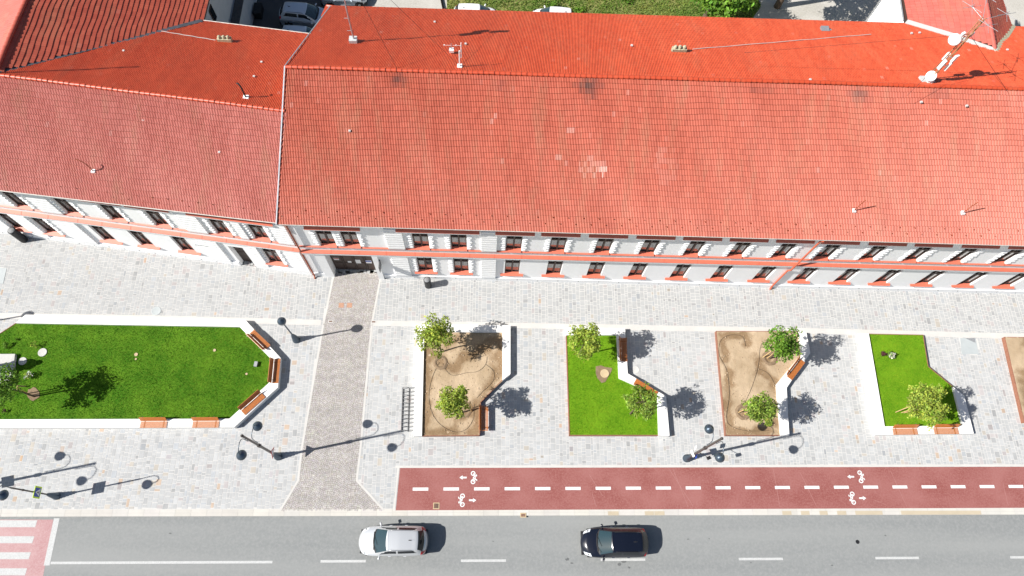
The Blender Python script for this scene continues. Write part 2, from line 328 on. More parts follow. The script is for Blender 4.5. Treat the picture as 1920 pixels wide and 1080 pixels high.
# driveway outline
DRV = pxpoly([(625, 512), (714, 512), (697, 610), (683, 745), (676, 840), (669, 901), (720, 957.5), (526, 957.5), (559, 901), (566, 840), (581, 745), (606, 610)])
CYC = pxpoly([(750, 877.5), (2200, 874.6), (2200, 951), (742, 957)])
PLATES = [pxpoly([(1800, 634), (1829, 634), (1835, 664), (1803, 664)]), pxpoly([(-22, 500), (13, 503), (6, 532), (-30, 530)])]
def stones():
    V = []; T = []
    x = -52.0
    ymin = yk(0)+.42; S = []
    while x < 56:
        wdt = random.choice([.17, .2, .22, .25, .28, .31, .36]); y = 2.5+random.random()*.4
        while y < 24.5:
            ln = random.choice([.18, .25, .3, .36, .42, .5])*(.8+.3*random.random())
            S.append((x, y, wdt, ln)); y += ln
        x += wdt
    S = np.array(S); cx = S[:, 0]+S[:, 2]/2; cy = S[:, 1]+S[:, 3]/2
    ke = np.array([yk(v) for v in cx])+.445; y1_ = S[:, 1]+S[:, 3]; S[:, 1] = np.maximum(S[:, 1], ke); S[:, 3] = y1_-S[:, 1]; cy = S[:, 1]+S[:, 3]/2
    keep = (S[:, 3] > .12) & (cy < 23.6)
    keep &= ~inpoly(cx, cy, DRV) & ~inpoly(cx, cy, CYC)
    for q in PLATES: keep &= ~inpoly(cx, cy, q)
    S = S[keep]; n = len(S); j = .017
    x0 = S[:, 0]+j; x1 = S[:, 0]+S[:, 2]-j; y0 = S[:, 1]+j; y1 = S[:, 1]+S[:, 3]-j
    z = .004+rng.random(n)*.003
    V = np.stack([np.stack([x0, y0, z], 1), np.stack([x1, y0, z], 1), np.stack([x1, y1, z], 1), np.stack([x0, y1, z], 1)], 1)
    V[:, :, :2] += rng.normal(0, .005, (n, 4, 2))
    F = np.arange(4*n).reshape(n, 4)
    b = rng.normal(1, .042, n); up = np.clip((S[:, 1]-15)/4, 0, 1)           # the upper walk is more even in colour
    b = 1+(b-1)*(1-.35*up); b *= 1-.11*up
    T = np.stack([b, b, b], 1)
    dk = rng.random(n) < .08*(1-.45*up); T[dk] *= rng.uniform(.76, .92, dk.sum())[:, None]
    tn = rng.random(n) < .035*(1-.6*up); T[tn] *= np.array([1.04, .95, .84])
    og = rng.random(n) < .006*(1-.7*up); T[og] *= np.array([1.08, .84, .66])
    pk = rng.random(n) < .04; T[pk] *= np.array([1.0, .92, .91])
    bl = rng.random(n) < .07; T[bl] *= np.array([.93, .955, .99])
    return struct(npmesh('stone_paving', V.reshape(-1, 3), F, 'stone', tint=np.clip(T, 0, 1.4)))
stones()
def cobbles():
    g = MB(); g.poly([(p.x, p.y, .003) for p in DRV]); struct(g.build('driveway', 'cobjoint'))
    Q = []
    pitch = 1.62; rad = 1.05; x0 = -10.2
    for col in range(-4, 5):
        for row in range(170):
            for t in np.arange(-.88, .881, .122/rad)+random.uniform(-.04, .04):
                X = math.sin(t)*rad
                if abs(X) > pitch/2+.02: continue
                Q.append((x0+col*pitch+X, 1.6+row*.134+(math.cos(t)-1)*rad, -t, row))
    Q = np.array(Q); Q[:, :2] += rng.normal(0, .005, (len(Q), 2))
    m = inpoly(Q[:, 0], Q[:, 1], DRV); Q = Q[m]; n = len(Q)
    s = .049+rng.random(n)*.006; c = np.cos(Q[:, 2]); si = np.sin(Q[:, 2])
    V = np.zeros((n, 4, 3))
    zj = rng.random(n)*.004
    for i, (a, b) in enumerate(((-1, -1), (1, -1), (1, 1), (-1, 1))):
        b = b*np.cos(Q[:, 2])*1.12
        V[:, i, 0] = Q[:, 0]+s*(a*c-b*si); V[:, i, 1] = Q[:, 1]+s*(a*si+b*c); V[:, i, 2] = .0075+zj
    b = np.clip(rng.normal(1.06, .075, n), .6, 1.5)*(1+.16*(rng.random(400)[Q[:, 3].astype(int)]-.5)); T = np.stack([b, b*rng.normal(1, .02, n), b*rng.normal(1, .03, n)], 1)
    struct(npmesh('driveway_cobbles', V.reshape(-1, 3), np.arange(4*n).reshape(n, 4), 'cobble', tint=T))
cobbles()
def ribbon(m, pts, wd, z):
    for a, b in zip(pts[:-1], pts[1:]):
        z += .0006; d = (b-a).normalized(); nn = Vector((-d.y, d.x, 0))*wd/2; a2 = a-d*wd*.2; b2 = b+d*wd*.2
        m.add([(*(a2-nn).xy, z), (*(b2-nn).xy, z), (*(b2+nn).xy, z), (*(a2+nn).xy, z)], [(0, 1, 2, 3)])
g = MB()
ribbon(g, pxpoly([(626, 513), (607, 605)]), .14, .0125); ribbon(g, pxpoly([(606, 610), (566, 840), (559, 901)]), .14, .013); ribbon(g, pxpoly([(559, 901), (526, 956)]), .14, .0135)
ribbon(g, pxpoly([(715, 513), (697, 608)]), .14, .0126); ribbon(g, pxpoly([(697, 611), (676, 840), (669, 901)]), .14, .0131); ribbon(g, pxpoly([(669, 901), (719, 956)]), .14, .0136)
ribbon(g, pxpoly([(-300, 580), (0, 592), (300, 597), (600, 605)]), .42, .0145)
ribbon(g, pxpoly([(702, 606), (950, 610), (1500, 620), (2150, 636.5)]), .42, .0147)
ribbon(g, pxpoly([(742, 875.2), (2200, 871.8)]), .15, .015); ribbon(g, pxpoly([(747, 878), (739, 957)]), .13, .0155)
struct(g.build('paving_strip', 'strip'))
g = MB(); g.poly([(p.x, p.y, .0115) for p in CYC]); struct(g.build('cycle_path', 'cyc'))
# painted markings
g = MB()
for i in range(28):
    t = i; xw = -5.00+2.036*i*1.0
    p = P(774+56.4*i, 917); x0 = -4.73+2.037*i; yc = P(788, 917).y+(x0+4.2)*(P(1903, 912).y-P(788, 917).y)/(P(1903, 912).x-P(788, 917).x)
    g.box((x0+.52, yc, .0165), (1.03, .2, .003), rz=.0065)
struct(g.build('cycle_lane_dashes', 'paint'))
def bike_symbol(cx, cy, flip):
    g = MB(); s = 1 if not flip else -1
    zc = [.0165]
    def T(u, v): return (cx+s*v, cy+s*u, zc[0])         # u along the path's width, v upward side of the bike
    def ring(u, v, r, t=.035):
        n = 22; zc[0] += .0007
        for i in range(n):
            a, b = 2*PI*i/n, 2*PI*(i+1)/n
            g.add([T(u+math.cos(k)*q, v+math.sin(k)*q) for k, q in ((a, r-t), (a, r+t), (b, r+t), (b, r-t))], [(0, 1, 2, 3) if s > 0 else (0, 1, 2, 3)])
    def bar(a, b, wd=.055):
        zc[0] += .0007; a = Vector(T(*a)); b = Vector(T(*b)); d = (b-a).normalized(); nn = Vector((-d.y, d.x, 0))*wd/2
        g.add([a-nn, b-nn, b+nn, a+nn], [(0, 1, 2, 3)])
    ring(-.27, 0, .125); ring(.27, 0, .125)
    bar((.27, 0), (.10, .14), .07); bar((.10, .14), (-.12, .16)); bar((-.12, .16), (.02, .02)); bar((.02, .02), (.10, .14)); bar((-.27, 0), (.02, .02)); bar((-.27, 0), (-.12, .16), .05)
    bar((-.12, .16), (-.16, .25)); bar((-.22, .26), (-.1, .24)); bar((.10, .14), (.14, .22)); bar((.08, .235), (.2, .215), .075); bar((.12, .06), (.25, .1), .13)
    o = struct(g.build('cycle_symbol', 'paint'))
    g = MB(); ax = cx+(-1.05 if not flip else 1.05)*.62; d = -1 if not flip else 1
    z = .0165
    ay = cy
    tip = ax+d*.27
    g.add([(ax-d*.22, ay-.055, z), (ax+d*.05, ay-.055, z), (ax+d*.05, ay+.055, z), (ax-d*.22, ay+.055, z)], [(0, 1, 2, 3)] if d > 0 else [(3, 2, 1, 0)])
    g.add([(ax+d*.05, ay-.14, z), (tip, ay, z), (ax+d*.05, ay+.14, z)], [(0, 1, 2)])
    struct(g.build('arrow_marking', 'paint'))
for (a, b, f) in ((887, 895.5, False), (867, 938, True), (1613, 894, False), (1599, 934, True)):
    p = P(a, b); bike_symbol(p.x, p.y, f)
g = MB()
def dash(x0, x1, y, wd=.15, mz=RZ+.005):
    p, q = P(x0, y, RZ), P(x1, y-(x1-x0)*.004, RZ); ribbon(g, [p, q], wd, mz)
for a, b, y in ((600, 687, 1052.5), (863, 950, 1051.4), (1125, 1211, 1049.6), (1384, 1469, 1048.2), (1640, 1724, 1046.4), (1893, 1982, 1045)): dash(a+2, b-2, y)
dash(96, 510, 1055.5)
ribbon(g, pxpoly([(106, 974), (88, 1058)], RZ), .36, RZ+.0055)
struct(g.build('lane_markings', 'paintold'))
g = MB(); q = pxpoly([(-160, 974), (100, 974.3), (81, 1080), (74, 1120), (-200, 1120)], RZ); g.poly([(p.x, p.y, RZ+.004) for p in q]); struct(g.build('crossing_surface', 'crossred'))
g = MB()
for y0, y1, xr in ((975.5, 988.5, 69), (1005.5, 1018.5, 63.5), (1035.5, 1048.5, 57), (1065.5, 1078.5, 50), (1095, 1108, 44)):
    q = pxpoly([(-200, y0), (xr+1, y0), (xr-3, y1), (-200, y1)], RZ); g.poly([(p.x, p.y, RZ+.009) for p in q])
struct(g.build('crossing_stripes', 'paintold'))

g = MB(); zc_ = .0135
for (x0_, y0_, x1_, y1_) in ((1255, 880, 1300, 950), (1262, 880, 1290, 950), (1500, 886, 1530, 948), (1450, 880, 1462, 950), (1670, 884, 1700, 950), (1880, 905, 1890, 948), (1105, 890, 1130, 930), (1110, 925, 1118, 950), (1600, 930, 1612, 936), (1640, 938, 1660, 946)):
    a, c = P(x0_, y0_), P(x1_, y1_); zc_ += .0003; ribbon(g, [Vector((*a.xy, 0)), Vector((*c.xy, 0))], .03, zc_)
struct(g.build('tyre_scuffs', 'scuff'))
g = MB(); zc_ = RZ+.004
for px_, py_, rr_ in ((1170, 1052, .12), (1162, 1058, .09), (1180, 1064, .07), (1175, 1040, .06), (925, 1015, .04), (760, 1030, .04), (1408, 1055, .04), (1290, 1011, .05), (700, 1020, .04), (1660, 1004, .05), (1560, 1060, .05), (320, 1000, .06), (1330, 1010, .04), (1064, 1049, .1), (1072, 1056, .06)):
    q = P(px_, py_, RZ); zc_ += .0003; g.add([(q.x+math.cos(a)*rr_*random.uniform(.5, 1.4)*1.5, q.y+math.sin(a)*rr_*random.uniform(.5, 1.2), zc_) for a in np.linspace(0, 2*PI, 10)[:-1]], [tuple(range(9))])
struct(g.build('road_stains', 'oil'))
# covers, grates, plates
def disc(name, px, py, r, m, label, cat, z=.012, h=.02, group=None, sy=1):
    p = P(px, py, z); b = MB(); b.lathe([(r, -h), (r, 0), (r*.93, .004), (r*.9, .002), (.001, .003)], n=28)
    o = b.build(name, m, None); o.location = (p.x, p.y, z+.003); return tag(o, label, cat, group)
disc('manhole_cover', 293, 583, .34, 'paleplate', 'faint pale round manhole cover in the walk above the large lawn', 'manhole cover')
disc('manhole_cover', 1192, 693, .26, 'mortar', 'pale oval cover in the paving right of the shaded bench', 'manhole cover')
disc('manhole_cover', 1608, 1016, .13, 'blackrub', 'small dark round cover in the road asphalt', 'manhole cover', z=RZ+.004, h=.01)
for px, lab in ((640, 'left one of the two rusty square plates set in the driveway'), (655.5, 'right one of the two rusty square plates set in the driveway')):
    p = P(px, 572.5); b = MB(); b.box((0, 0, .008), (.37, .37, .016)); b.box((0, 0, .018), (.31, .31, .004)); o = b.build('cover_plate', 'brownplate'); o.location = (p.x, p.y, .006)
    tag(o, lab, 'cover plate', 'square cover plates in the driveway')
def grate(px, py, w_, d_, n, label, frame_m, z=.014):
    p = P(px, py, z); t = thing('drain_grate', label, 'drain grate', (p.x, p.y, z)); b = MB()
    for sx in (-1, 1): b.box((p.x+sx*w_/2, p.y, z+.006), (.05, d_+.05, .012))
    for sy in (-1, 1): b.box((p.x, p.y+sy*d_/2, z+.0065), (w_-.05, .05, .013))
    b.build('frame', frame_m, t); b = MB(); b.box((p.x, p.y, z+.0015), (w_-.05, d_-.05, .003)); b.build('pit', 'blackrub', t)
    b = MB()
    for i in range(n): b.box((p.x+(i-(n-1)/2)*(w_-.05)/n, p.y, z+.005), (.022, d_-.052, .009))
    b.build('bars', 'brownplate', t)
grate(818, 948.5, .36, .36, 4, 'rusty square drain grate at the edge of the red cycle path', 'tan')
grate(981, 966, .34, .24, 6, 'small slotted drain grate in the pale kerb beside the red path', 'tan')
grate(620, 602.5, .3, .16, 4, 'slotted drain grate at the left border of the cobbled drive', 'mortar')
grate(700.5, 603.5, .3, .16, 4, 'slotted drain grate at the right border of the cobbled drive', 'mortar')
for i, q in enumerate(PLATES):
    b = MB(); b.prism([(p.x, p.y) for p in q], 0, .02); o = b.build('paving_plate', 'paleplate')
    tag(o, ['pale bluish square plate in the paving near the right edge', 'pale bluish plate in the paving at the left edge of the walk'][i], 'paving plate')
b = MB(); q = pxpoly([(1809.5, 634), (1828, 634), (1829, 643)], .02); b.prism([(p.x, p.y) for p in q], .021, .027); tag(b.build('dark_wedge', 'galv'), 'dark grey corner wedge on the pale bluish plate', 'metal sheet')  # flat dark triangle at the plate's corner

# ================================================================== PLANTERS
WH, SZ = .48, .30
def planter_wall(outlines, label, idx):
    t = thing('planter_wall', label, 'planter wall', (*P(*outlines[0][0], WH).xy, 0), 0, 'low white walls round the planting beds')
    b = MB()
    for out in outlines:
        q = pxpoly(out, WH); b.prism([(p.x, p.y) for p in q], 0, WH-.02)
        c = sum(((p-q[0]) for p in q), Vector())/len(q)+q[0]
        b.prism([(p.x, p.y) for p in q], WH-.018, WH)
    b.build('coping', 'white', t)
    return t
def bed(out, m, name, label=None, z=SZ):
    q = pxpoly(out, z); b = MB(); b.prism([(p.x, p.y) for p in q], .02, z); o = b.build(name, m)
    struct(o); return q
def edging(pts, label, z=SZ+.03):
    b = MB(); q = pxpoly(pts, z)
    for a, c in zip(q[:-1], q[1:]):
        d = (c-a); L = d.length; m = (a+c)/2; b.box((m.x, m.y, z/2), (L+.03, .045, z), rz=math.atan2(d.y, d.x))
    tag(b.build('bed_edging', 'steel_edge'), label, 'steel edging', 'steel edgings of the planting beds')
# big lawn on the left
planter_wall([[(48, 590), (460, 600), (449, 612.5), (29, 605.5)], [(460, 600), (526, 671), (507, 672), (449, 612.5)], [(526, 671), (521, 726), (504, 718), (507, 672)],
              [(521, 726), (439, 801), (430, 785), (504, 718)], [(439, 801), (-240, 803), (-240, 787), (430, 785)]], 'long white wall bench round the large lawn with five seats on it', 0)
LAWN0 = bed([(31, 605), (450, 612), (508, 672), (505, 718), (431, 786), (-240, 788), (-240, 660), (0, 625)], 'lawn', 'lawn')
edging([(31, 605), (0, 625), (-60, 664)], 'thin steel edging at the cut upper left corner of the large lawn')
planter_wall([[(782, 607.5), (957, 610), (942, 623), (795.5, 622)], [(782, 607.5), (795.5, 622), (791, 817), (775, 818)], [(957, 610), (957, 701), (942, 713), (942, 623)]], 'white wall on three sides of the bare soil bed with two trees by the drive', 1)
B1 = bed([(795, 621), (943, 622), (943, 713), (901, 754), (899, 816), (790, 817)], 'soil', 'soil_bed')
edging([(943, 711), (901, 754), (899, 816), (791, 817)], 'dark steel edging of the soil bed beside the lone bench')
planter_wall([[(1060, 614), (1172, 615.5), (1156, 628), (1062, 628)], [(1172, 615.5), (1177, 700), (1160.5, 709), (1156, 628)], [(1177, 700), (1249, 743), (1232.5, 741), (1160.5, 709)],
              [(1249, 743), (1255.5, 817), (1235, 816), (1232.5, 741)]], 'white angled wall right of the lawn bed with two trees', 2)
B2 = bed([(1062, 627.5), (1157, 627.5), (1161, 709), (1233, 740), (1236, 816), (1068, 816)], 'lawn2', 'lawn')
edging([(1062, 628), (1068, 816), (1235, 816)], 'rusty steel edging left of the lawn bed with two trees')
planter_wall([[(1497, 621), (1512, 623.5), (1519.5, 662), (1503, 664), (1500, 645)], [(1519.5, 662), (1475, 727), (1455.5, 721), (1503, 664)], [(1475, 727), (1480, 816), (1464, 816), (1455.5, 721)]], 'white kinked wall right of the soil bed with two green trees', 3)
B3 = bed([(1343, 621), (1499, 622), (1503, 664), (1456, 721), (1464.5, 816), (1361, 816)], 'soil', 'soil_bed')
edging([(1499, 621.5), (1343, 621), (1361, 816), (1464, 816)], 'rusty steel edging left of the soil bed with two green trees')
planter_wall([[(1612, 624.5), (1629, 625.5), (1659, 799.5), (1643, 815)], [(1643, 815), (1659, 799.5), (1805, 798), (1826, 813)], [(1787, 725), (1808, 742), (1826, 813), (1805, 798)]], 'white wall with two orange benches below the right hand lawn bed', 4)
B4 = bed([(1629, 626), (1731, 628), (1741, 687), (1789, 726), (1806, 799), (1659, 800)], 'lawn2', 'lawn')
edging([(1629, 626), (1731, 628), (1740.5, 687), (1788, 726)], 'dark steel edging at the upper right of the right hand lawn bed')
B5 = bed([(1884, 632), (2150, 638), (2150, 800), (1921, 792)], 'soil', 'soil_bed')
edging([(2100, 637), (1884, 632), (1921, 792)], 'rusty steel edging of the soil bed at the right edge')
# damp bands in the soil beds
def soil_mat():
    m = two_scale('bare soil with damp bands', (.34, .25, .155), (.49, .375, .255), (.41, .31, .205), .55, 7, bump=.7, bscale=14, lo=.36, hi=.6)
    n = m.node_tree.nodes; l = m.node_tree.links; b = n['Principled BSDF']; src = b.inputs['Base Color'].links[0].from_socket
    a = n.new('ShaderNodeAttribute'); a.attribute_name = 'damp'; mx = n.new('ShaderNodeMix'); mx.data_type = 'RGBA'; mx.blend_type = 'MULTIPLY'
    l.new(a.outputs['Fac'], mx.inputs[0]); l.new(src, mx.inputs[6]); mx.inputs[7].default_value = (.56, .49, .41, 1); l.new(mx.outputs[2], b.inputs['Base Color']); return m
MT['soilbed'] = soil_mat()
def soil_bed(q, lines, width, name='soil_surface'):
    """fine uneven sheet over the bed; damp earth near the given lines"""
    c = .07; xs = [p.x for p in q]; ys = [p.y for p in q]; nx = int((max(xs)-min(xs))/c)+2; ny = int((max(ys)-min(ys))/c)+2
    X, Y = np.meshgrid(min(xs)+np.arange(nx)*c, min(ys)+np.arange(ny)*c, indexing='ij')
    hz = rng.normal(0, 1, (nx, ny))
    for _ in range(3): hz = (hz+np.roll(hz, 1, 0)+np.roll(hz, -1, 0)+np.roll(hz, 1, 1)+np.roll(hz, -1, 1))/5
    wob = rng.normal(0, 1, (nx, ny))
    for _ in range(14): wob = (wob+np.roll(wob, 1, 0)+np.roll(wob, -1, 0)+np.roll(wob, 1, 1)+np.roll(wob, -1, 1))/5
    wob /= wob.std()
    D = np.full(X.shape, 9.)
    for ln_ in lines:
        pts = pxpoly(ln_, SZ)
        for a, b2 in zip(pts[:-1], pts[1:]):
            dx, dy = b2.x-a.x, b2.y-a.y; t = np.clip(((X-a.x)*dx+(Y-a.y)*dy)/max(dx*dx+dy*dy, 1e-6), 0, 1); D = np.minimum(D, np.hypot(X-a.x-t*dx, Y-a.y-t*dy))
    wet = np.clip(1.35-(D+wob*.12)/width, 0, 1); wet = np.clip(wet*1.0+rng.normal(0, .09, wet.shape)*(wet > .05), 0, 1)
    V = np.stack([X, Y, SZ+.025+hz*.02-wet*.012], -1).reshape(-1, 3); I, J = np.meshgrid(np.arange(nx-1), np.arange(ny-1), indexing='ij'); I = I.ravel(); J = J.ravel()
    F = np.stack([I*ny+J, (I+1)*ny+J, (I+1)*ny+J+1, I*ny+J+1], 1); k = inpoly(V[F].mean(1)[:, 0], V[F].mean(1)[:, 1], q)
    return struct(npmesh(name, V, F[k], 'soilbed', smooth=True, fattr={'damp': wet[I, J][k]}))
def damp(bedq, pts, z=SZ+.004, r=.35):
    b = MB(); q = pxpoly(pts, z)
    for p in q:
        n = 14; ph = random.random()*6
        ring = [(p.x+math.cos(2*PI*i/n)*r*(1+.25*math.sin(3*2*PI*i/n+ph)+random.uniform(-.1, .1)), p.y+math.sin(2*PI*i/n)*r*(1+.2*math.cos(2*2*PI*i/n+ph)+random.uniform(-.1, .1))) for i in range(n)]
        ins = inpoly(np.array([a for a, _ in ring]), np.array([c for _, c in ring]), bedq)
        if not ins.all():
            cx, cy = p.x, p.y
            ring = [(a, c) if k else (cx+(a-cx)*.35, cy+(c-cy)*.35) for (a, c), k in zip(ring, ins)]
        z += .0006; b.poly([(a, c, z) for a, c in ring])
    return b
soil_bed(B1, [[(797, 640), (800, 700), (797, 812), (895, 812), (898, 760)], [(812, 668), (850, 690), (868, 672)], [(868, 672), (935, 640), (938, 700)], [(930, 695), (918, 725), (905, 750), (880, 780), (860, 778)], [(835, 650), (860, 640)]], .42)
soil_bed(B3, [[(1352, 632), (1395, 630), (1400, 645)], [(1352, 640), (1368, 700), (1364, 770), (1366, 810), (1460, 810), (1450, 792)], [(1415, 675), (1440, 670)], [(1418, 680), (1425, 700), (1448, 712), (1455, 735)], [(1390, 772), (1395, 775)]], .38)
soil_bed(B5, [[(1920, 700), (1930, 740), (1930, 790)], [(1935, 740), (2000, 700)], [(1930, 640), (1960, 700)]], .5)
def clods(bedq, n, name):
    xs = np.array([p.x for p in bedq]); ys = np.array([p.y for p in bedq]); b = MB(); k = 0
    while k < n:
        x = random.uniform(xs.min(), xs.max()); y = random.uniform(ys.min(), ys.max())
        if not inpoly(np.array([x]), np.array([y]), bedq)[0]: continue
        r = random.choice([.015, .02, .02, .03, .03, .04]); M = Matrix.Rotation(random.random()*6, 4, Vector((random.random(), random.random(), random.random()+.1)))
        c = random.uniform(.7, 1.4); b.box((x, y, SZ+.03+r*.3), (r*2, r*1.5, r), M=M); k += 1
    tag(b.build(name, 'soil'), kind='stuff')
clods(B1, 260, 'soil_clods'); clods(B3, 260, 'soil_clods')
# irrigation hoses
def hose(pts, label, r=.009, z=SZ+.048):
    q = pxpoly(pts, z); out = []
    for i in range(len(q)-1):
        p0 = q[max(i-1, 0)]; p1 = q[i]; p2 = q[i+1]; p3 = q[min(i+2, len(q)-1)]
        for t in (0, .25, .5, .75):
            out.append(.5*((2*p1)+(-p0+p2)*t+(2*p0-5*p1+4*p2-p3)*t*t+(-p0+3*p1-3*p2+p3)*t**3))
    out.append(q[-1]); b = MB(); b.tube(out, r, 6); tag(b.build('hose', 'blackrub'), label, 'hose', 'black irrigation hoses')
def zz(pts): return [(720+a/3.858, 560+c/3.858) for a, c in pts]
hose(zz([(400, 460), (352, 560), (325, 680), (335, 790), (380, 880), (450, 940), (530, 965), (600, 940), (645, 870), (650, 800), (655, 760)]), 'black irrigation hose looping round the lower tree of the soil bed')
hose(zz([(425, 470), (450, 520), (500, 555), (600, 535), (680, 525), (735, 475), (745, 420)]), 'black hose curving across the middle of the soil bed by the drive')
hose(zz([(735, 475), (790, 520), (795, 580), (760, 630), (715, 670), (670, 720)]), 'black hose along the diagonal edge of the soil bed by the drive')
def zc(pts): return [(1300+a/3.375, 560+c/3.375) for a, c in pts]
hose(zc([(330, 300), (310, 240), (230, 230), (170, 270), (165, 360), (210, 450), (228, 600), (210, 740), (230, 800), (330, 835), (480, 835)]), 'long black hose along the left side of the soil bed with green trees')
hose(zc([(500, 270), (430, 290), (410, 430), (370, 560), (325, 660)]), 'black hose through the middle of the soil bed with green trees')
hose(zc([(405, 440), (470, 470), (510, 530), (525, 570)]), 'short black hose reaching the kink of the white wall')
# grass blades on the lawns
def blades(polys, dens, h, m, name, z, dry=()):
    Vs = []; Ts = []
    for q in polys:
        xs = [p.x for p in q]; ys = [p.y for p in q]; A = (max(xs)-min(xs))*(max(ys)-min(ys)); n = int(A*dens)
        x = rng.uniform(min(xs), max(xs), n); y = rng.uniform(min(ys), max(ys), n); k = inpoly(x, y, q)
        x = x[k]; y = y[k]; n = len(x); a = rng.uniform(0, 2*PI, n); hh = h*rng.uniform(.6, 1.3, n); ln = rng.uniform(.3, 1.3, n)*hh; w_ = h*.28
        b = rng.uniform(0, 2*PI, n); V = np.zeros((n, 3, 3))
        V[:, 0] = np.stack([x-np.cos(a)*w_, y-np.sin(a)*w_, np.full(n, z)], 1); V[:, 1] = np.stack([x+np.cos(a)*w_, y+np.sin(a)*w_, np.full(n, z)], 1)
        V[:, 2] = np.stack([x+np.cos(b)*ln, y+np.sin(b)*ln, z+hh], 1); Vs.append(V)
    V = np.concatenate(Vs); n = len(V); t = rng.normal(1, .13, n).clip(.5, 1.6)
    t *= 1+.07*np.sin(V[:, 0, 1]*2*PI/.55)                    # faint mowing lines
    T = np.stack([t*rng.normal(1, .12, n).clip(.6, 1.6), t, t], 1)
    for (px_, py_, rr_, k_) in dry:
        q = P(px_, py_, z); d_ = np.exp(-((V[:, 0, 0]-q.x)**2+(V[:, 0, 1]-q.y)**2)/rr_**2)*k_*rng.uniform(.2, 1, n)
        T *= 1+d_[:, None]*np.array([1.3, .25, .6])
    return tag(npmesh(name, V.reshape(-1, 3), np.arange(3*n).reshape(n, 3), m, tint=T.clip(0, 2)), kind='stuff')
vis0 = [(p.x, p.y) for p in LAWN0]
blades([LAWN0], 420, .05, 'blade', 'lawn_grass', SZ, [(455, 628, .7, .9), (470, 645, .5, .8), (440, 618, .5, .6), (60, 650, .9, .45), (90, 660, .7, .4), (310, 770, 1.0, .35), (130, 770, 1.0, .35), (290, 745, .6, .35), (110, 680, .6, .35), (500, 690, .5, .5), (250, 640, .9, .25), (380, 700, 1.0, .25)]); blades([B2, B4], 420, .05, 'blade2', 'lawn_grass', SZ, [(1120, 770, .6, .4), (1085, 700, .4, .4), (1150, 730, .5, .4), (1200, 800, .5, .3), (1690, 690, .6, .35), (1660, 640, .5, .3), (1720, 720, .5, .3), (1140, 650, .3, .5)])
# things on the large lawn
for px, py, r, m, lab in ((79.5, 660.5, .30, 'concrete', 'round pale stone disc on the lawn nearest the grass centre'), (42, 677, .28, 'concrete', 'round stone disc on the lawn half in the monument shadow'),
                          (255, 664.5, .125, 'tan', 'small tan disc in the middle of the large lawn'), (254.5, 673, .07, 'tan', 'tiny tan disc just below another disc on the large lawn'), (402, 656.5, .1, 'tan', 'small tan cap on the right part of the large lawn'), (462, 701, .08, 'tan', 'little round tan cap near the right end of the large lawn')):
    disc('lawn_disc', px, py, r, m, lab, 'ground disc', z=SZ+.035, h=.05, group='round covers on the lawn')
p = P(480, 683, SZ+.1); b = MB(); b.box((p.x, p.y, SZ+.08), (.2, .34, .2), rz=-.1); b.box((p.x, p.y, SZ+.19), (.22, .36, .02), rz=-.1); tag(b.build('junction_box', 'galv'), 'small grey metal box standing near the right end of the large lawn', 'junction box')
# monument at the left edge
pl = pxpoly([(28, 663.5), (21, 722), (-60, 722), (-60, 664)], SZ+.25)
t = thing('monument', 'pale stone monument base standing on the large lawn at the left edge', 'monument', (pl[0].x-1.2, pl[0].y-.9, SZ))
b = MB(); b.prism([(p.x, p.y) for p in pl], SZ, SZ+.25); b.build('plinth', 'concrete', t)
b = MB(); cxm, cym = pl[0].x-1.25, pl[0].y-1.15
b.lathe([(.42, .25), (.42, .4), (.34, .45), (.30, 1.5), (.38, 1.55), (.38, 1.65), (.26, 1.7), (.34, 1.9), (.40, 2.15), (.30, 2.35), (.14, 2.42), (.17, 2.55), (.19, 2.7), (.13, 2.85), (.02, 2.9)], (cxm, cym, SZ), 18); b.build('bust', 'concrete', t)

# ================================================================== BENCHES
def make_bench(loc, rz, L, label):
    t = thing('bench', label, 'bench', loc, rz, 'orange slatted benches on the planter walls')
    b = MB()
    for i in range(7): b.box((0, .035+i*.062, .05), (L, .044, .035))
    b.build('seat', 'wood', t, world=False)
    b = MB(); R = Matrix.Rotation(math.radians(-22), 4, 'X')
    for i in range(5):
        o = Vector((0, .47, .10))+R @ Vector((0, 0, i*.085+.03)); b.box(o, (L, .03, .066), M=R)
    b.build('backrest', 'wood', t, world=False)
    for sx in (-1, 1):
        b = MB(); b.box((sx*L*.36, .23, .016), (.05, .46, .03)); b.box(Vector((sx*L*.36, .50, .10))+R @ Vector((0, .024, .2)), (.05, .02, .46), M=R); b.build('bracket', 'bracket', t, world=False)
    return t
BN = [((261, 802.5), (312.5, 802.3), 'bench on the bottom wall of the large lawn, farther from the corner'), ((359, 802.3), (410.5, 802), 'bench on the bottom wall of the large lawn, next to its lower corner'),
      ((508, 647.5), (475.8, 617), 'shaded bench on the upper slanted wall of the large lawn'), ((522, 719.5), (526.5, 671.4), 'bench on the upright end wall of the large lawn'),
      ((459, 779), (498.5, 744.3), 'bench on the lower slanted wall of the large lawn'),
      ((1176.5, 679), (1175.2, 632.6), 'dark red bench in tree shade on the wall of the lawn bed'), ((1235, 735), (1192.5, 709), 'bench partly under the lower tree on the slanted lawn bed wall'),
      ((1483.7, 714.7), (1511, 678.5), 'bench on the slanted white wall beside the green trees'), ((1672.5, 815.5), (1724.5, 815), 'bench on the right hand lawn wall, the one farther from the tree'), ((1751, 814.5), (1800, 814), 'bench on the right hand lawn wall, directly below the tree')]
proto = None
for a, c, lab in BN:
    p, q = P(*a, .53), P(*c, .53); d = q-p; m = (p+q)/2; rz = math.atan2(d.y, d.x)
    back = Vector((-math.sin(rz), math.cos(rz)))
    loc = (m.x, m.y, WH+.002)
    if proto is None: proto = make_bench(loc, rz, 1.74, lab)
    else: copy_thing(proto, loc, rz, lab)
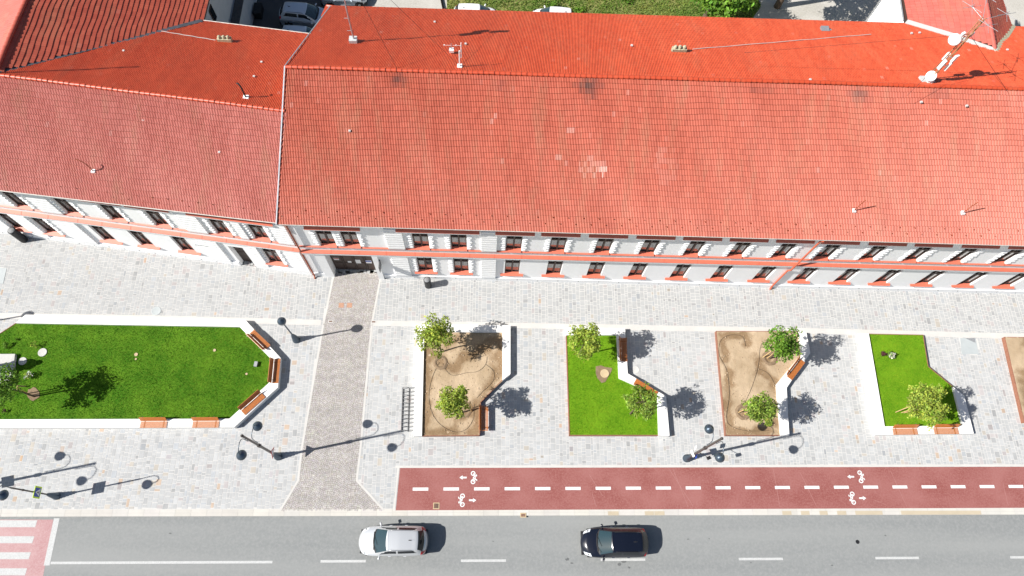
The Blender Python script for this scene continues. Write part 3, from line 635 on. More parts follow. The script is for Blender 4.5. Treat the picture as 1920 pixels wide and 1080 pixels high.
# the free standing bench
p, q = P(915.5, 810, .5), P(915.5, 758, .5); d = q-p; m = (p+q)/2; rz = math.atan2(d.y, d.x)
fb = copy_thing(proto, (m.x, m.y, .42), rz, 'reddish bench standing free on legs beside the soil bed')
WM[fb.name] = Matrix.Translation((m.x, m.y, .42)) @ Matrix.Rotation(rz, 4, 'Z')
for sx in (-1, 1):
    for sy in (.06, .44):
        b = MB(); b.box((sx*.62, sy, -.205), (.06, .06, .40)); b.build('leg', 'bracket', fb, world=False)

# ================================================================== LAMPS
BASE = [(.27, 0), (.27, .12), (.22, .16), (.24, .28), (.2, .34), (.21, .5), (.16, .56), (.18, .74), (.13, .80), (.15, .95), (.10, 1.02), (.115, 1.15), (.075, 1.22), (.07, 1.3)]
def head(b1, b2, p):
    """bell-shaped lamp head hanging at p (top)"""
    p = Vector(p)
    b1.lathe([(.29, -.30), (.305, -.27), (.28, -.2), (.235, -.12), (.17, -.05), (.09, -.01), (.05, .06), (.02, .1)], p, 20)
    b2.lathe([(.02, -.44), (.12, -.42), (.2, -.36), (.23, -.302)], p, 16)
def arc_pts(pole, tip, rise, n=10):
    """swan neck from pole (x,y,z) out and up and down to the head"""
    pole = Vector(pole); tip = Vector(tip); out = []
    for i in range(n+1):
        t = i/n; p = pole.lerp(tip, t); p.z += rise*math.sin(PI*t)**.8; out.append(p)
    return out
def double_lamp(x, y, label, sign=None):
    t = thing('street_lamp', label, 'street lamp', (x, y, 0), 0, 'dark street lamps on the paving')
    b = MB(); b.lathe(BASE, (x, y, 0), 16); b.build('base', 'lamp', t)
    b = MB(); b.tube([(x, y, 1.25), (x, y, 4.3)], .085, 12); b.tube([(x, y, 4.3), (x, y, 4.55)], .125, 12); b.tube([(x, y, 4.5), (x, y, 7.75)], .072, 12); b.lathe([(.09, 7.7), (.09, 7.8), (.03, 7.86)], (x, y, 0), 12); b.build('pole', 'pole', t)
    for sy, hz in ((1, 5.65), (-1, 7.45)):
        b = MB(); tip = (x+.06*sy, y+sy*1.0, hz+.12)
        pts = [(x, y+sy*.12, hz-.85), (x, y+sy*.13, hz+.1), (x, y+sy*.2, hz+.38), (x+.02*sy, y+sy*.42, hz+.55), (x+.04*sy, y+sy*.72, hz+.52), (x+.06*sy, y+sy*.95, hz+.34), tip]
        b.tube(pts, .022, 8)
        for zz_ in (hz-.7, hz-.3): b.tube([(x, y, zz_), (x, y+sy*.13, zz_)], .02, 6)
        b.build('arm', 'lamp', t)
        h1 = MB(); h2 = MB(); head(h1, h2, (x+.06*sy, y+sy*1.0, hz+.05)); ho = h1.build('lamp_head', 'lamp', t); h2.build('globe', 'lampglass', ho)
    return t
def crook_lamp(x, y, label):
    t = thing('street_lamp', label, 'street lamp', (x, y, 0), 0, 'dark street lamps on the paving')
    b = MB(); b.lathe([(r*.9, z*.88) for r, z in BASE], (x, y, 0), 16); b.build('base', 'lamp', t)
    b = MB(); b.tube([(x, y, 1.1), (x, y, 4.9)], .05, 10); b.tube([(x, y, 3.6), (x, y, 3.7)], .07, 10); b.build('pole', 'pole', t)
    b = MB(); b.tube([(x, y, 4.85), (x, y+.02, 5.3), (x, y+.03, 5.7), (x, y-.06, 5.95), (x, y-.25, 6.05), (x, y-.4, 5.95), (x, y-.46, 5.72)], .028, 8); b.build('arm', 'lamp', t)
    h1 = MB(); h2 = MB(); head(h1, h2, (x, y-.46, 5.62)); ho = h1.build('lamp_head', 'lamp', t); h2.build('globe', 'lampglass', ho); return t
def post_lamp(x, y, label, hgt=4.05):
    t = thing('street_lamp', label, 'street lamp', (x, y, 0), 0, 'dark street lamps on the paving')
    b = MB(); b.lathe([(r*1.0, z*.98) for r, z in BASE], (x, y, 0), 16); b.build('base', 'lamp', t)
    b = MB(); b.tube([(x, y, 1.2), (x, y, hgt-.25)], [.06, .045], 10); b.build('pole', 'lamp', t)
    b = MB(); b.lathe([(.05, -.42), (.09, -.38), (.12, -.28), (.2, -.24), (.27, -.14), (.285, 0), (.255, .14), (.17, .24), (.06, .29), (.03, .34)], (x, y, hgt), 20); ho = b.build('lamp_head', 'lamp', t)
    b = MB(); b.lathe([(.286, -.06), (.298, -.03), (.298, .01), (.288, .03)], (x, y, hgt), 20); b.build('rim', 'galv', ho)
    return t
post_lamp(-13.53, 15.47, 'short single ball lamp post left of the cobbled drive')
double_lamp(-13.81, 7.27, 'tall two armed lamp standing between the large lawn and the drive')
double_lamp(13.84, 7.30, 'tall two armed lamp by the cycle path with white signs on it')
crook_lamp(-27.76, 4.66, 'crook necked lamp carrying the blue crossing sign')
E_ = double_lamp(-33.94, 4.98, 'tall two armed lamp off to the left near the crossing')
post_lamp(-36.9, 16.18, 'ball lamp post off to the left beyond the large lawn')
# signs
def sign_square(x, y, z, s, label):
    t = thing('traffic_sign', label, 'traffic sign', (x, y, z-s/2)); b = MB(); b.box((x, y, z), (.02, s, s*1.0)); b.build('panel', 'yellowsign', t)
    b = MB(); b.box((x+.012, y, z), (.006, s*.74, s*.8)); b.build('face', 'bluesign', t)
    b = MB(); k = s*.31; X = x+.018; b.add([(X, y-k, z-k), (X, y+k, z-k), (X, y, z+k)], [(0, 1, 2)]); b.build('symbol', 'whitesign', t)
    b = MB(); X = x+.022
    def dot(cy, cz, r): b.add([(X, y+cy+math.cos(a)*r, z+cz+math.sin(a)*r) for a in np.linspace(0, 2*PI, 9)[:-1]], [tuple(range(8))])
    def ln(a, c, w_=.018):
        nonlocal X; X += .0006; a = Vector((X, y+a[0], z+a[1])); c = Vector((X, y+c[0], z+c[1])); d = (c-a).normalized(); nn = Vector((0, -d.z, d.y))*w_; b.add([a-nn, c-nn, c+nn, a+nn], [(0, 1, 2, 3)])
    dot(0, .06, .025); ln((0, .04), (0, -.06), .022); ln((0, -.05), (.06, -.15)); ln((0, -.05), (-.05, -.15)); ln((0, .02), (.06, -.03), .012); ln((0, .02), (-.05, -.03), .012)
    for i in range(-3, 4): ln((i*.05-.012, -.175), (i*.05+.012, -.175), .012)
    b.build('walker', 'blacksign', t); return t
sign_square(-27.66, 4.66, 2.35, .72, 'blue crossing sign with yellow green border on the crook necked lamp')
p = (-13.70, 7.27); t = thing('traffic_sign', 'small red edged triangular sign low on the lamp by the drive', 'traffic sign', (p[0], p[1], 1.55)); b = MB()
for s_, X, m in ((.40, 0, 0), (.27, .014, 1)):
    b.cur = m; h_ = s_*1.1; c_ = 1.85
    b.add([(p[0]+X, p[1]-s_, c_-h_*.55), (p[0]+X, p[1]+s_, c_-h_*.55), (p[0]+X, p[1], c_+h_*.9), (p[0]+X-.012, p[1]-s_, c_-h_*.55), (p[0]+X-.012, p[1]+s_, c_-h_*.55), (p[0]+X-.012, p[1], c_+h_*.9)], [(0, 1, 2), (5, 4, 3), (0, 3, 4, 1), (1, 4, 5, 2), (2, 5, 3, 0)])
b.build('panel', ['redsign', 'whitesign'], t)
x, y = 13.84, 7.30
t = thing('traffic_sign', 'white and blue sign boards fixed low on the lamp by the cycle path', 'traffic sign', (x, y, 1.5)); b = MB()
b.box((x-.13, y+.02, 2.0), (.02, .44, .44), rz=.35); b.build('panel', 'whitesign', t)
b = MB(); b.box((x-.06, y+.30, 2.55), (.02, .3, .34), rz=-.3); b.build('panel', 'whitesign', t)
b = MB(); b.box((x+.13, y-.1, 1.9), (.02, .34, .34), rz=-.2); b.build('panel', 'bluesign', t)
b = MB(); b.tube([(x, y, 2.9), (x+.6, y-.35, 2.9)], .02, 6); b.box((x+.66, y-.38, 2.85), (.22, .2, .2), rz=.4); b.build('loudspeaker', 'blackrub', t)
t = thing('traffic_sign', 'square sign on the lamp off to the left', 'traffic sign', (-33.8, 4.98, 3)); b = MB(); b.box((-33.82, 4.98, 2.6), (.03, .7, .7), rz=.3); b.build('panel', 'whitesign', t)
# litter bins
def bin_(px, py, label, h=1.0, r=.24):
    p = P(px, py); t = thing('litter_bin', label, 'litter bin', (p.x, p.y, 0), 0, 'dark round litter bins by the facade')
    b = MB(); b.lathe([(r*.92, 0), (r, .05), (r, h-.1), (r*1.04, h-.08), (r*1.04, h-.02), (r*.9, h)], (p.x, p.y, 0), 20); b.build('body', 'blackrub', t)
    b = MB(); b.lathe([(r*.86, h+.002), (r*.8, h+.03), (.01, h+.035)], (p.x, p.y, 0), 20); b.build('lid', 'lidgrey', t)
bin_(803, 536, 'dark round litter bin right of the gate below the ground floor windows', h=1.2, r=.25); bin_(46, 450, 'dark round litter bin by the wall at the far left', h=1.6, r=.27)
# bike rack
a, c = P(755.5, 727.5, .3), P(752.5, 808, .3); t = thing('bike_rack', 'long dark steel bicycle rack beside the soil bed wall', 'bike rack', ((a.x+c.x)/2, (a.y+c.y)/2, 0))
d = (c-a); n_ = Vector((-d.y, d.x, 0)).normalized()
if n_.x < 0: n_ = -n_
b = MB(); b.tube([(a.x, a.y, .05), (c.x, c.y, .05)], .03, 8); b.tube([(a.x+n_.x*.42, a.y+n_.y*.42, .05), (c.x+n_.x*.42, c.y+n_.y*.42, .05)], .03, 8); b.tube([(a.x, a.y, .42), (c.x, c.y, .42)], .022, 8)
b.build('rail', 'bracket', t)
for i in range(12):
    q = a+d*(i/11); 
    b = MB()
    b.tube([(q.x, q.y, .05), (q.x, q.y, .42), (q.x+n_.x*.1, q.y+n_.y*.1, .52), (q.x+n_.x*.32, q.y+n_.y*.32, .52), (q.x+n_.x*.42, q.y+n_.y*.42, .4), (q.x+n_.x*.42, q.y+n_.y*.42, .05)], .02, 6)
    b.build('hoop', 'bracket', t)

# ================================================================== TREES AND PLANTS
def leaf_cloud(clumps, n, size, m, name, parent, tintv=.28, flat=.6):
    """clumps: list of (centre, radius); n leaves in total, folded diamond leaves"""
    cs = np.array([c for c, r in clumps]); rs = np.array([r for c, r in clumps]); wgt = rs**2/np.sum(rs**2)
    k = rng.choice(len(cs), n, p=wgt); d = rng.normal(0, 1, (n, 3)); d /= np.linalg.norm(d, axis=1)[:, None]
    rad = rs[k]*rng.uniform(.15, 1, n)**.5; pos = cs[k]+d*rad[:, None]*np.array([1, 1, .85])
    nrm = d*.5+rng.normal(0, .55, (n, 3))+np.array([0, 0, flat]); nrm /= np.linalg.norm(nrm, axis=1)[:, None]
    a = np.cross(nrm, rng.normal(0, 1, (n, 3))); a /= np.linalg.norm(a, axis=1)[:, None]; b = np.cross(nrm, a)
    L = (size*rng.uniform(.65, 1.35, n))[:, None]; W = L*.30
    tip = pos+a*L; base = pos-a*L*.15; l = pos+a*L*.42+b*W-nrm*L*.0; r = pos+a*L*.42-b*W; mid = pos+a*L*.45-nrm*W*.45
    V = np.stack([base, r, tip, l, mid], 1).reshape(-1, 3)
    i = np.arange(n)[:, None]*5; F = np.concatenate([i+np.array([[0, 1, 2, 4]]), i+np.array([[0, 4, 2, 3]])], 1).reshape(-1, 4)
    ct = rng.normal(1, .14, len(cs))[k]; t = (ct*rng.normal(1, tintv, n)).clip(.35, 1.8)
    T = np.stack([t*rng.normal(1, .10, n), t, t*rng.normal(1, .15, n)], 1).clip(0, 2)
    return npmesh(name, V, F, m, parent, smooth=True, tint=np.repeat(T, 2, 0))
def young_tree(crown, zc, base, r, rz, m, label, n=1500, leaf=.15, gz=SZ):
    """crown: world x,y; base: world x,y of the foot"""
    bx, by = base; cx, cy = crown
    t = thing('young_tree', label, 'tree', (bx, by, gz), 0, 'young trees in the planting beds')
    b = MB(); top = Vector((cx, cy, zc+rz*.55)); foot = Vector((bx, by, gz-.02)); fork = Vector((bx*.35+cx*.65, by*.35+cy*.65, zc-rz*.55))
    b.tube([foot, foot.lerp(fork, .5)+Vector((random.uniform(-.04, .04), random.uniform(-.04, .04), 0)), fork, top], [.065, .05, .04, .012], 8)
    tips = []
    for i in range(11):
        a = i*2.4+random.random()*.5; s = fork.lerp(top, random.uniform(0, .6)); rr = r*random.uniform(.45, .85)
        e = Vector((cx+math.cos(a)*rr, cy+math.sin(a)*rr, zc+random.uniform(-.45, .6)*rz)); mid = s.lerp(e, .5)+Vector((0, 0, .12))
        b.tube([s, mid, e], [.022, .014, .006], 5); tips.append(e)
    b.build('trunk', 'bark', t)
    cl = [((e.x, e.y, e.z), r*random.uniform(.26, .46)) for e in tips]
    cl += [((cx+random.uniform(-.5, .5)*r, cy+random.uniform(-.5, .5)*r, zc+random.uniform(-.5, .8)*rz), r*random.uniform(.3, .5)) for _ in range(9)]
    for i in range(9):                                       # stray twigs that break the outline
        a = random.random()*2*PI; cl.append(((cx+math.cos(a)*r*random.uniform(.85, 1.08), cy+math.sin(a)*r*random.uniform(.85, 1.08), zc+random.uniform(-.5, .5)*rz), r*random.uniform(.12, .2)))
    leaf_cloud(cl, n, leaf, m, 'crown', t)
    return t
def stakes(poles, label, gz=SZ):
    q0 = P(*poles[0][0], gz); t = thing('tree_stake', label, 'tree stake', (q0.x, q0.y, gz), 0, 'timber stakes holding the young trees'); tops = []
    for a, c, h, *w_ in poles:
        q0 = P(*a, gz); q1 = P(*c, gz+h); b = MB(); b.tube([q0-Vector((0, 0, .05)), q1], w_[0] if w_ else .032, 7); b.build('pole', 'stake', t); tops.append(q0.lerp(q1, .8))
    b = MB(); b.tube([tops[0], tops[1]], .02, 6); b.build('crossbar', 'stake', t)
young_tree((-3.38, 14.85), 3.35, (-3.15, 14.6), 1.25, 1.35, 'leaf', 'yellow green young tree at the upper left corner of the soil bed by the drive', 2600, .16)
young_tree((-2.1, 10.24), 3.75, (-1.95, 10.2), 1.08, 1.1, 'leaf', 'yellow green young tree in the lower half of the soil bed by the drive', 2500, .155)
young_tree((6.66, 14.55), 3.75, (6.6, 14.4), 1.15, 1.3, 'leaf', 'yellow green young tree in the upper part of the lawn bed', 2300, .155)
young_tree((10.2, 10.36), 3.85, (10.1, 10.3), 1.05, 1.05, 'leafd', 'dusky young tree leaning over the slanted bench of the lawn bed', 2100, .15)
young_tree((19.75, 14.2), 4.4, P(1443, 672, .3).xy, 1.1, 1.15, 'leafdd', 'bushy deep green young tree in the upper part of the right soil bed', 2300, .16)
young_tree((17.85, 9.95), 4.2, P(1399, 772, .3).xy, 1.02, 1.0, 'leafd', 'small green young tree in the lower part of the right soil bed', 2300, .15)
young_tree((28.33, 10.0), 4.9, P(1704, 767, .3).xy, 1.3, 1.15, 'leaf', 'round olive green young tree on the right hand lawn bed', 3600, .145)
young_tree((-30.75, 11.05), 3.6, (-30.6, 11.15), 1.3, 1.25, 'leafdd', 'dark young tree half cut off at the left end of the large lawn', 2000, .16)
stakes([((1429, 671), (1458, 650), 1.5), ((1438, 672), (1452, 661), .7)], 'pair of pale stakes beside the bushy deep green tree')
stakes([((1383, 774), (1402, 765), 1.2), ((1395, 776), (1408, 770), .7)], 'pair of pale stakes beside the small green tree')
stakes([((1679, 773), (1712, 759.5), 1.5), ((1690, 774), (1719, 764), 1.4), ((1695, 774), (1723, 767), 1.3)], 'cluster of long stakes left of the round olive tree')
stakes([((53, 738), (31, 726.5), 1.6), ((56, 742), (31, 730), 1.7), ((48, 724), (32, 723.5), .5, .05)], 'two thin stakes tied to the dark tree at the left edge')
stakes([((884, 772), (880, 755), 1.5), ((886, 766), (881, 752), 1.4)], 'stakes half hidden under the lower tree of the soil bed by the drive')
# dug soil rings under trees
def soil_patch(pts, m, name, z=SZ+.006):
    q = pxpoly(pts, z); b = MB(); b.poly([(p.x, p.y, p.z) for p in q]); return struct(b.build(name, m))
def ringpts(cx, cy, rx, ry, n=16): return [(cx+math.cos(2*PI*i/n)*rx*random.uniform(.85, 1.12), cy+math.sin(2*PI*i/n)*ry*random.uniform(.85, 1.12)) for i in range(n)]
soil_patch(ringpts(62, 739, 12, 12), 'wetsoil', 'soil_patch', SZ+.03)
soil_patch([(1117, 687), (1127, 685), (1134, 688), (1148, 690), (1146, 697), (1141, 706), (1135, 716), (1128, 718), (1120, 709), (1117, 700)], 'wetsoil', 'soil_patch', SZ+.03)
disc('manhole_cover', 1134, 700, .31, 'tan', 'round tan cover in the bare patch of the lawn bed', 'manhole cover', z=SZ+.06, h=.1)
def ring_mound(px, py, r, label):
    p = P(px, py, SZ); b = MB(); n = 24; vs = []; fs = []
    for k, (rr, zz_) in enumerate(((r-.13, .0), (r-.04, .07), (r+.03, .06), (r+.14, .0))):
        for i in range(n): a = 2*PI*i/n; q = rr*random.uniform(.95, 1.05); vs.append((p.x+q*math.cos(a), p.y+q*math.sin(a), SZ+.03+zz_*random.uniform(.7, 1.2)))
    for k in range(3):
        for i in range(n): fs.append((k*n+i, k*n+(i+1) % n, (k+1)*n+(i+1) % n, (k+1)*n+i))
    b.add(vs, fs, True); o = b.build('soil_ring', 'wetsoil'); struct(o)
ring_mound(1393, 773, .42, ''); ring_mound(1443, 672, .42, ''); ring_mound(868, 768, .5, ''); ring_mound(826, 680, .4, '')
def shrub(px, py, r, h, mats_, label, name='shrub', n=160, leaf=.09, z=SZ):
    p = P(px, py, z); t = thing(name, label, 'shrub', (p.x, p.y, z)); b = MB()
    for i in range(5): a = i*1.3; b.tube([(p.x, p.y, z-.02), (p.x+math.cos(a)*r*.6, p.y+math.sin(a)*r*.6, z+h*.8)], [.012, .005], 5)
    b.build('stem', 'bark', t)
    for m, nm, fr in mats_:
        cl = [((p.x+random.uniform(-.6, .6)*r, p.y+random.uniform(-.6, .6)*r, z+h*random.uniform(.3, 1)), r*random.uniform(.3, .5)) for _ in range(7)]
        leaf_cloud(cl, int(n*fr), leaf, m, nm, t)
shrub(1668, 668, .38, .55, [('leafdd', 'foliage', .5), ('flowerw', 'blossom', .9)], 'white flowering shrub on the right hand lawn bed', n=200, leaf=.1)
shrub(1655, 665.5, .22, .35, [('flowerp', 'foliage', 1)], 'small purple leaved shrub beside the white flowering one', n=130, leaf=.08)
shrub(59, 706, .32, .5, [('flowerw', 'blossom', .35), ('leaf', 'foliage', .6)], 'pale flowering shrub on the large lawn below the two stone discs', n=200, leaf=.1)
shrub(68, 648, .3, .55, [('leaf', 'foliage', .6)], 'low bright green shrub above the stone disc on the large lawn', n=120, leaf=.09)
shrub(12, 650, .3, .4, [('leafdd', 'foliage', 1)], 'small dark shrub at the upper left of the large lawn', n=110, leaf=.09)
shrub(33, 637, .12, .2, [('leafdd', 'foliage', 1)], 'tiny sprig in the upper left corner of the large lawn', n=40, leaf=.08)
shrub(11, 772, .16, .25, [('flowerp', 'foliage', 1)], 'tiny reddish sprig near the bottom left of the large lawn', n=50, leaf=.08)
shrub(1440, 796, .22, .4, [('leafd', 'foliage', 1)], 'low shrub at the foot of the lower tree in the right soil bed', n=110, leaf=.1)
# big tree and wild grass behind the building
def big_tree(x, y, zc, r, rz, label, n=5200, m='leafdd', gz=0):
    t = thing('tree', label, 'tree', (x, y, gz), 0, 'large trees behind the long roof'); b = MB(); fork = Vector((x, y, zc-rz*.5))
    b.tube([(x, y, gz-.05), (x+.1, y, (zc-rz*.5)*.5), fork], [.32, .24, .2], 10)
    cl = []
    for i in range(26):
        a = i*2.4; ph = random.uniform(-.5, 1.2); rr = r*random.uniform(.35, .95)*max(.3, math.cos(ph*.8)); e = Vector((x+math.cos(a)*rr, y+math.sin(a)*rr, zc+math.sin(ph)*rz*.8))
        b.tube([fork, fork.lerp(e, .5)+Vector((0, 0, .25)), e], [.11, .06, .02], 6); cl.append((tuple(e), r*random.uniform(.2, .38)))
    b.build('trunk', 'bark', t); leaf_cloud(cl, n, .3, m, 'crown', t, tintv=.33)
q = P(1343, -12, 4.6); big_tree(q.x, q.y+.5, 4.6, 3.3, 2.2, 'big dark leafy tree rising behind the middle of the long roof')
q = P(1592, 18); big_tree(q.x-6.6, q.y+.1, 6.3, 2.9, 2.0, 'tall leafy tree just out of view above the shaded yard', n=4200)
q = P(1910, 10); big_tree(q.x-5.2, q.y+2.0, 5.4, 2.4, 1.8, 'leafy tree out of view behind the rear wing roof', n=3000)
# yard behind
b = MB(); b.prism([(-60, 30), (60, 30), (60, 110), (-60, 110)], -.15, .004); struct(b.build('yard', 'yard'))
xs_ = P(690, 5).x
b = MB(); b.poly([(-60, 34, .012), (xs_-1.0, 34, .012), (xs_+.2, 60, .012), (-60, 60, .012)]); struct(b.build('yard_asphalt_shade', 'yard_asphalt_shade'))  # asphalt sheet cut at the shade's edge, part of that shade painted in
GR = [(P(845, 8).x, 36), (P(1266, 15).x+.4, 36), (P(1290, -10).x+6.5, 47.4), (P(1290, -10).x+5.5, 60), (P(838, -6).x-1.5, 60), (P(838, -2).x, 47)]
b = MB(); b.prism(GR, 0, .03); struct(b.build('wild_grass_ground', 'wild'))
blades([[Vector((a, c, 0)) for a, c in GR if True]], 120, .17, 'wildblade', 'wild_grass', .03)
b = MB(); a, c = Vector((P(845, 8).x, 43, 0)), Vector((P(836, -6).x-1.4, 52, 0)); d = c-a; m_ = (a+c)/2; b.box((m_.x, m_.y, .1), (d.length, .16, .2), rz=math.atan2(d.y, d.x)); struct(b.build('yard_kerb', 'kerb'))
for i in range(9):
    qx = random.uniform(GR[0][0]+1, GR[1][0]-1); pz = random.uniform(44.8, 48.5)
    t = thing('weed_clump', ['leafy weed clump left of the white cars', 'low weed clump behind the first white car', 'weed clump between the two white cars', 'weed clump behind the second white car', 'broad weed clump right of the white cars', 'dark weed clump in the wild grass', 'pale weed clump in the wild grass', 'small weed clump near the big tree', 'weed clump at the grass edge'][i], 'weed', (qx, pz, .03), 0, 'weeds in the wild grass')
    leaf_cloud([((qx+random.uniform(-.3, .3), pz+random.uniform(-.3, .3), .2+random.random()*.25), random.uniform(.25, .5)) for _ in range(4)], 150, .16, 'leafdd', 'foliage', t)
# ================================================================== CARS
def catmull(T, n):
    T = np.array(T, float); out = []
    for i in range(len(T)-1):
        p0 = T[max(i-1, 0)]; p1 = T[i]; p2 = T[i+1]; p3 = T[min(i+2, len(T)-1)]
        for k in range(n):
            t = k/n; m1 = (p2-p0)*.35; m2 = (p3-p1)*.35
            out.append((2*t**3-3*t*t+1)*p1+(t**3-2*t*t+t)*m1+(-2*t**3+3*t*t)*p2+(t**3-t*t)*m2)
    out.append(T[-1]); return np.array(out)
#  station: x, half width sill, half width belt, belt z, y3,z3 (shoulder), y4,z4 (roof edge), y5,z5, z6
SUV = [(0.00, .52, .56, .50, .50, .56, .38, .60, .20, .63, .64),
       (0.08, .68, .74, .60, .66, .70, .50, .745, .26, .77, .78),
       (0.34, .81, .86, .76, .78, .86, .60, .91, .31, .94, .945),
       (0.70, .84, .905, .87, .81, .955, .64, 1.005, .33, 1.03, 1.035),
       (0.97, .85, .915, .92, .83, 1.00, .70, 1.05, .36, 1.075, 1.085),
       (1.07, .85, .918, .93, .83, 1.02, .735, 1.09, .38, 1.12, 1.13),
       (1.86, .85, .92, .97, .79, 1.25, .625, 1.545, .33, 1.60, 1.61),
       (2.00, .85, .92, .975, .78, 1.28, .615, 1.585, .33, 1.63, 1.64),
       (2.70, .85, .92, .99, .78, 1.30, .605, 1.61, .32, 1.655, 1.665),
       (3.45, .85, .91, 1.01, .76, 1.30, .585, 1.585, .31, 1.625, 1.635),
       (3.86, .84, .895, 1.02, .74, 1.27, .565, 1.535, .30, 1.575, 1.585),
       (4.22, .80, .865, 1.02, .75, 1.09, .64, 1.14, .34, 1.17, 1.175),
       (4.31, .78, .845, 1.0, .73, 1.03, .62, 1.06, .32, 1.09, 1.095),
       (4.39, .73, .79, .80, .69, .86, .55, .89, .30, .91, .915),
       (4.43, .64, .69, .54, .6, .58, .48, .60, .25, .61, .615)]
SUV_W = dict(ws=(1.07, 1.86), rw=(3.86, 4.22), side=(1.30, 3.80), cowl=(.97, 1.07), wheels=(.80, 3.50), wr=.35)
HATCH = [(x*.93, a*.965, b_*.965, c_*.96, d_*.96, e_*.94, f_*.95, g_*.945, h_*.95, i_*.945, j_*.945) for x, a, b_, c_, d_, e_, f_, g_, h_, i_, j_ in SUV]
HATCH_W = dict(ws=(1.07*.93, 1.86*.93), rw=(3.86*.93, 4.22*.93), side=(1.30*.93, 3.80*.93), cowl=(.97*.93, 1.07*.93), wheels=(.76, 3.25), wr=.32)
def car(name, label, cat, paint, loc, rz, table, W, rails=None, group=None, badge=True):
    t = thing(name, label, cat, loc, rz, group); nx = 7; S = catmull(table, nx); L = table[-1][0]
    R = []
    for s in S:
        x, ws, wb, zb, y3, z3, y4, z4, y5, z5, z6 = s
        key = np.array([(ws*.97, .22), (ws*1.0, .36), (ws*.985+wb*.015+.004, .55 if zb > .6 else .45), (wb, zb-.05*min(1, zb)), (y3*.3+wb*.7, zb+.35*(z3-zb)), (y3, z3), (y4*.985, z4), (y5, z5), (0, z6)])
        ring = []
        sub = (2, 2, 3, 2, 2, 4, 4, 4)
        for i in range(8):
            p0 = key[max(i-1, 0)]; p1 = key[i]; p2 = key[i+1]; p3 = key[i+2] if i+2 < 9 else np.array([-y5, z5])
            for k in range(sub[i]):
                u = k/sub[i]; m1 = (p2-p0)*.3; m2 = (p3-p1)*.3
                ring.append((2*u**3-3*u*u+1)*p1+(u**3-2*u*u+u)*m1+(-2*u**3+3*u*u)*p2+(u**3-u*u)*m2)
        ring.append(key[8]); kx = np.interp(x/L, [0, .2, .42, .55, .78, .88, .96, 1], [.34, .26, .13, .0, -.03, -.10, -.22, -.30])*(L/4.43)
        R.append([(x+kx*(min(1, y/.92)**2), y, z) for y, z in ring])
    R = np.array(R); nr = R.shape[1]; sub = (2, 2, 3, 2, 2, 4, 4, 4); cum = np.cumsum((0,)+sub)
    full = np.concatenate([R, (R*np.array([1, -1, 1]))[:, -2::-1]], 1); nf = full.shape[1]; V = full.reshape(-1, 3)-np.array([L/2, 0, 0])
    body = []; cowl = []; ws = []; rw = []; sd = []; tl = []; hl = []
    sx = S[:, 0]
    for i in range(len(S)-1):
        xm = (sx[i]+sx[i+1])/2
        for j in range(nf-1):
            jj = j if j < nr-1 else nf-2-j            # mirrored ring index
            c = full[[i, i, i+1, i+1], [j, j+1, j, j+1]].mean(0); z = c[2]; xc_ = c[0]
            f = (i*nf+j, i*nf+j+1, (i+1)*nf+j+1, (i+1)*nf+j)
            if jj < cum[4] and any((xc_-wx)**2+(z-W['wr'])**2 < (W['wr']+.06)**2 for wx in W['wheels']): continue
            if W['ws'][0] <= xm <= W['ws'][1] and jj >= cum[6]-0: ws.append(f)
            elif W['cowl'][0] <= xm <= W['cowl'][1] and jj >= cum[6]: cowl.append(f)
            elif W['rw'][0] <= xm <= W['rw'][1] and jj >= cum[6]: rw.append(f)
            elif W['side'][0] <= xm <= W['side'][1] and cum[5] <= jj < cum[6]-1 and z > .98*table[5][3] and not (abs(xm-(W['side'][0]+W['side'][1])/2-.05) < .05) and (xm-W['side'][0] > (jj-cum[5])*.16) and (W['side'][1]-xm > (jj-cum[5])*.07): sd.append(f)
            elif xm > L-.30 and xm < L-.03 and cum[4] <= jj < cum[6]: tl.append(f)
            elif xm < .42 and xm > .06 and cum[4] <= jj < cum[6]-1: hl.append(f)
            else: body.append(f)
    Rw = Matrix.Rotation(rz, 4, 'Z'); Wm = np.array(WM[t.name])
    def part(nm, F, m, filt=None):
        if filt: F = [f for f in F if filt(f)]
        F = np.array(F); u = np.unique(F); mp = np.full(len(V), -1); mp[u] = np.arange(len(u))
        me = npmesh(nm, V[u], mp[F], m, None, smooth=True); me.parent = t; WM[me.name] = WM[t.name]; return me
    bo = part('body', body, paint)
    part('windscreen', ws, 'windshield'); part('rear_window', rw, 'carglass'); part('cowl', cowl, 'blackrub')
    cy = lambda f: V[list(f)].mean(0)[1]
    for sg in (1, -1):
        part('side_window', sd, 'carglass', lambda f: cy(f)*sg > 0); part('tail_light', tl, 'taillight', lambda f: cy(f)*sg > 0); part('headlight', hl, 'headlight', lambda f: cy(f)*sg > 0)
    def mb(nm, b, m, par=t): return b.build(nm, m, par, world=False)
    b = MB(); b.box((0, 0, .3), (L*.96, 1.45, .22)); b.box((0, 0, .62), (L*.8, 1.5, .5)); mb('underbody', b, 'blackrub')
    for wx in W['wheels']:
        for sg in (1, -1):
            r = W['wr']; Mx = Matrix.Rotation(PI/2, 4, 'X'); c = (wx-L/2, sg*.75*table[4][2]/.9, r)
            b = MB(); b.lathe([(r*.62, -.11), (r*.94, -.11), (r, -.08), (r, .08), (r*.94, .11), (r*.62, .11)], c, 24, Mx); wo = mb('wheel', b, 'tyre')
            b = MB(); b.lathe([(r*.1, -.115), (r*.60, -.105), (r*.62, -.09), (r*.62, .09), (r*.60, .105), (r*.1, .115)], c, 20, Mx)
            mb('rim', b, 'rim', wo)
    mx_ = W['ws'][0]+.28
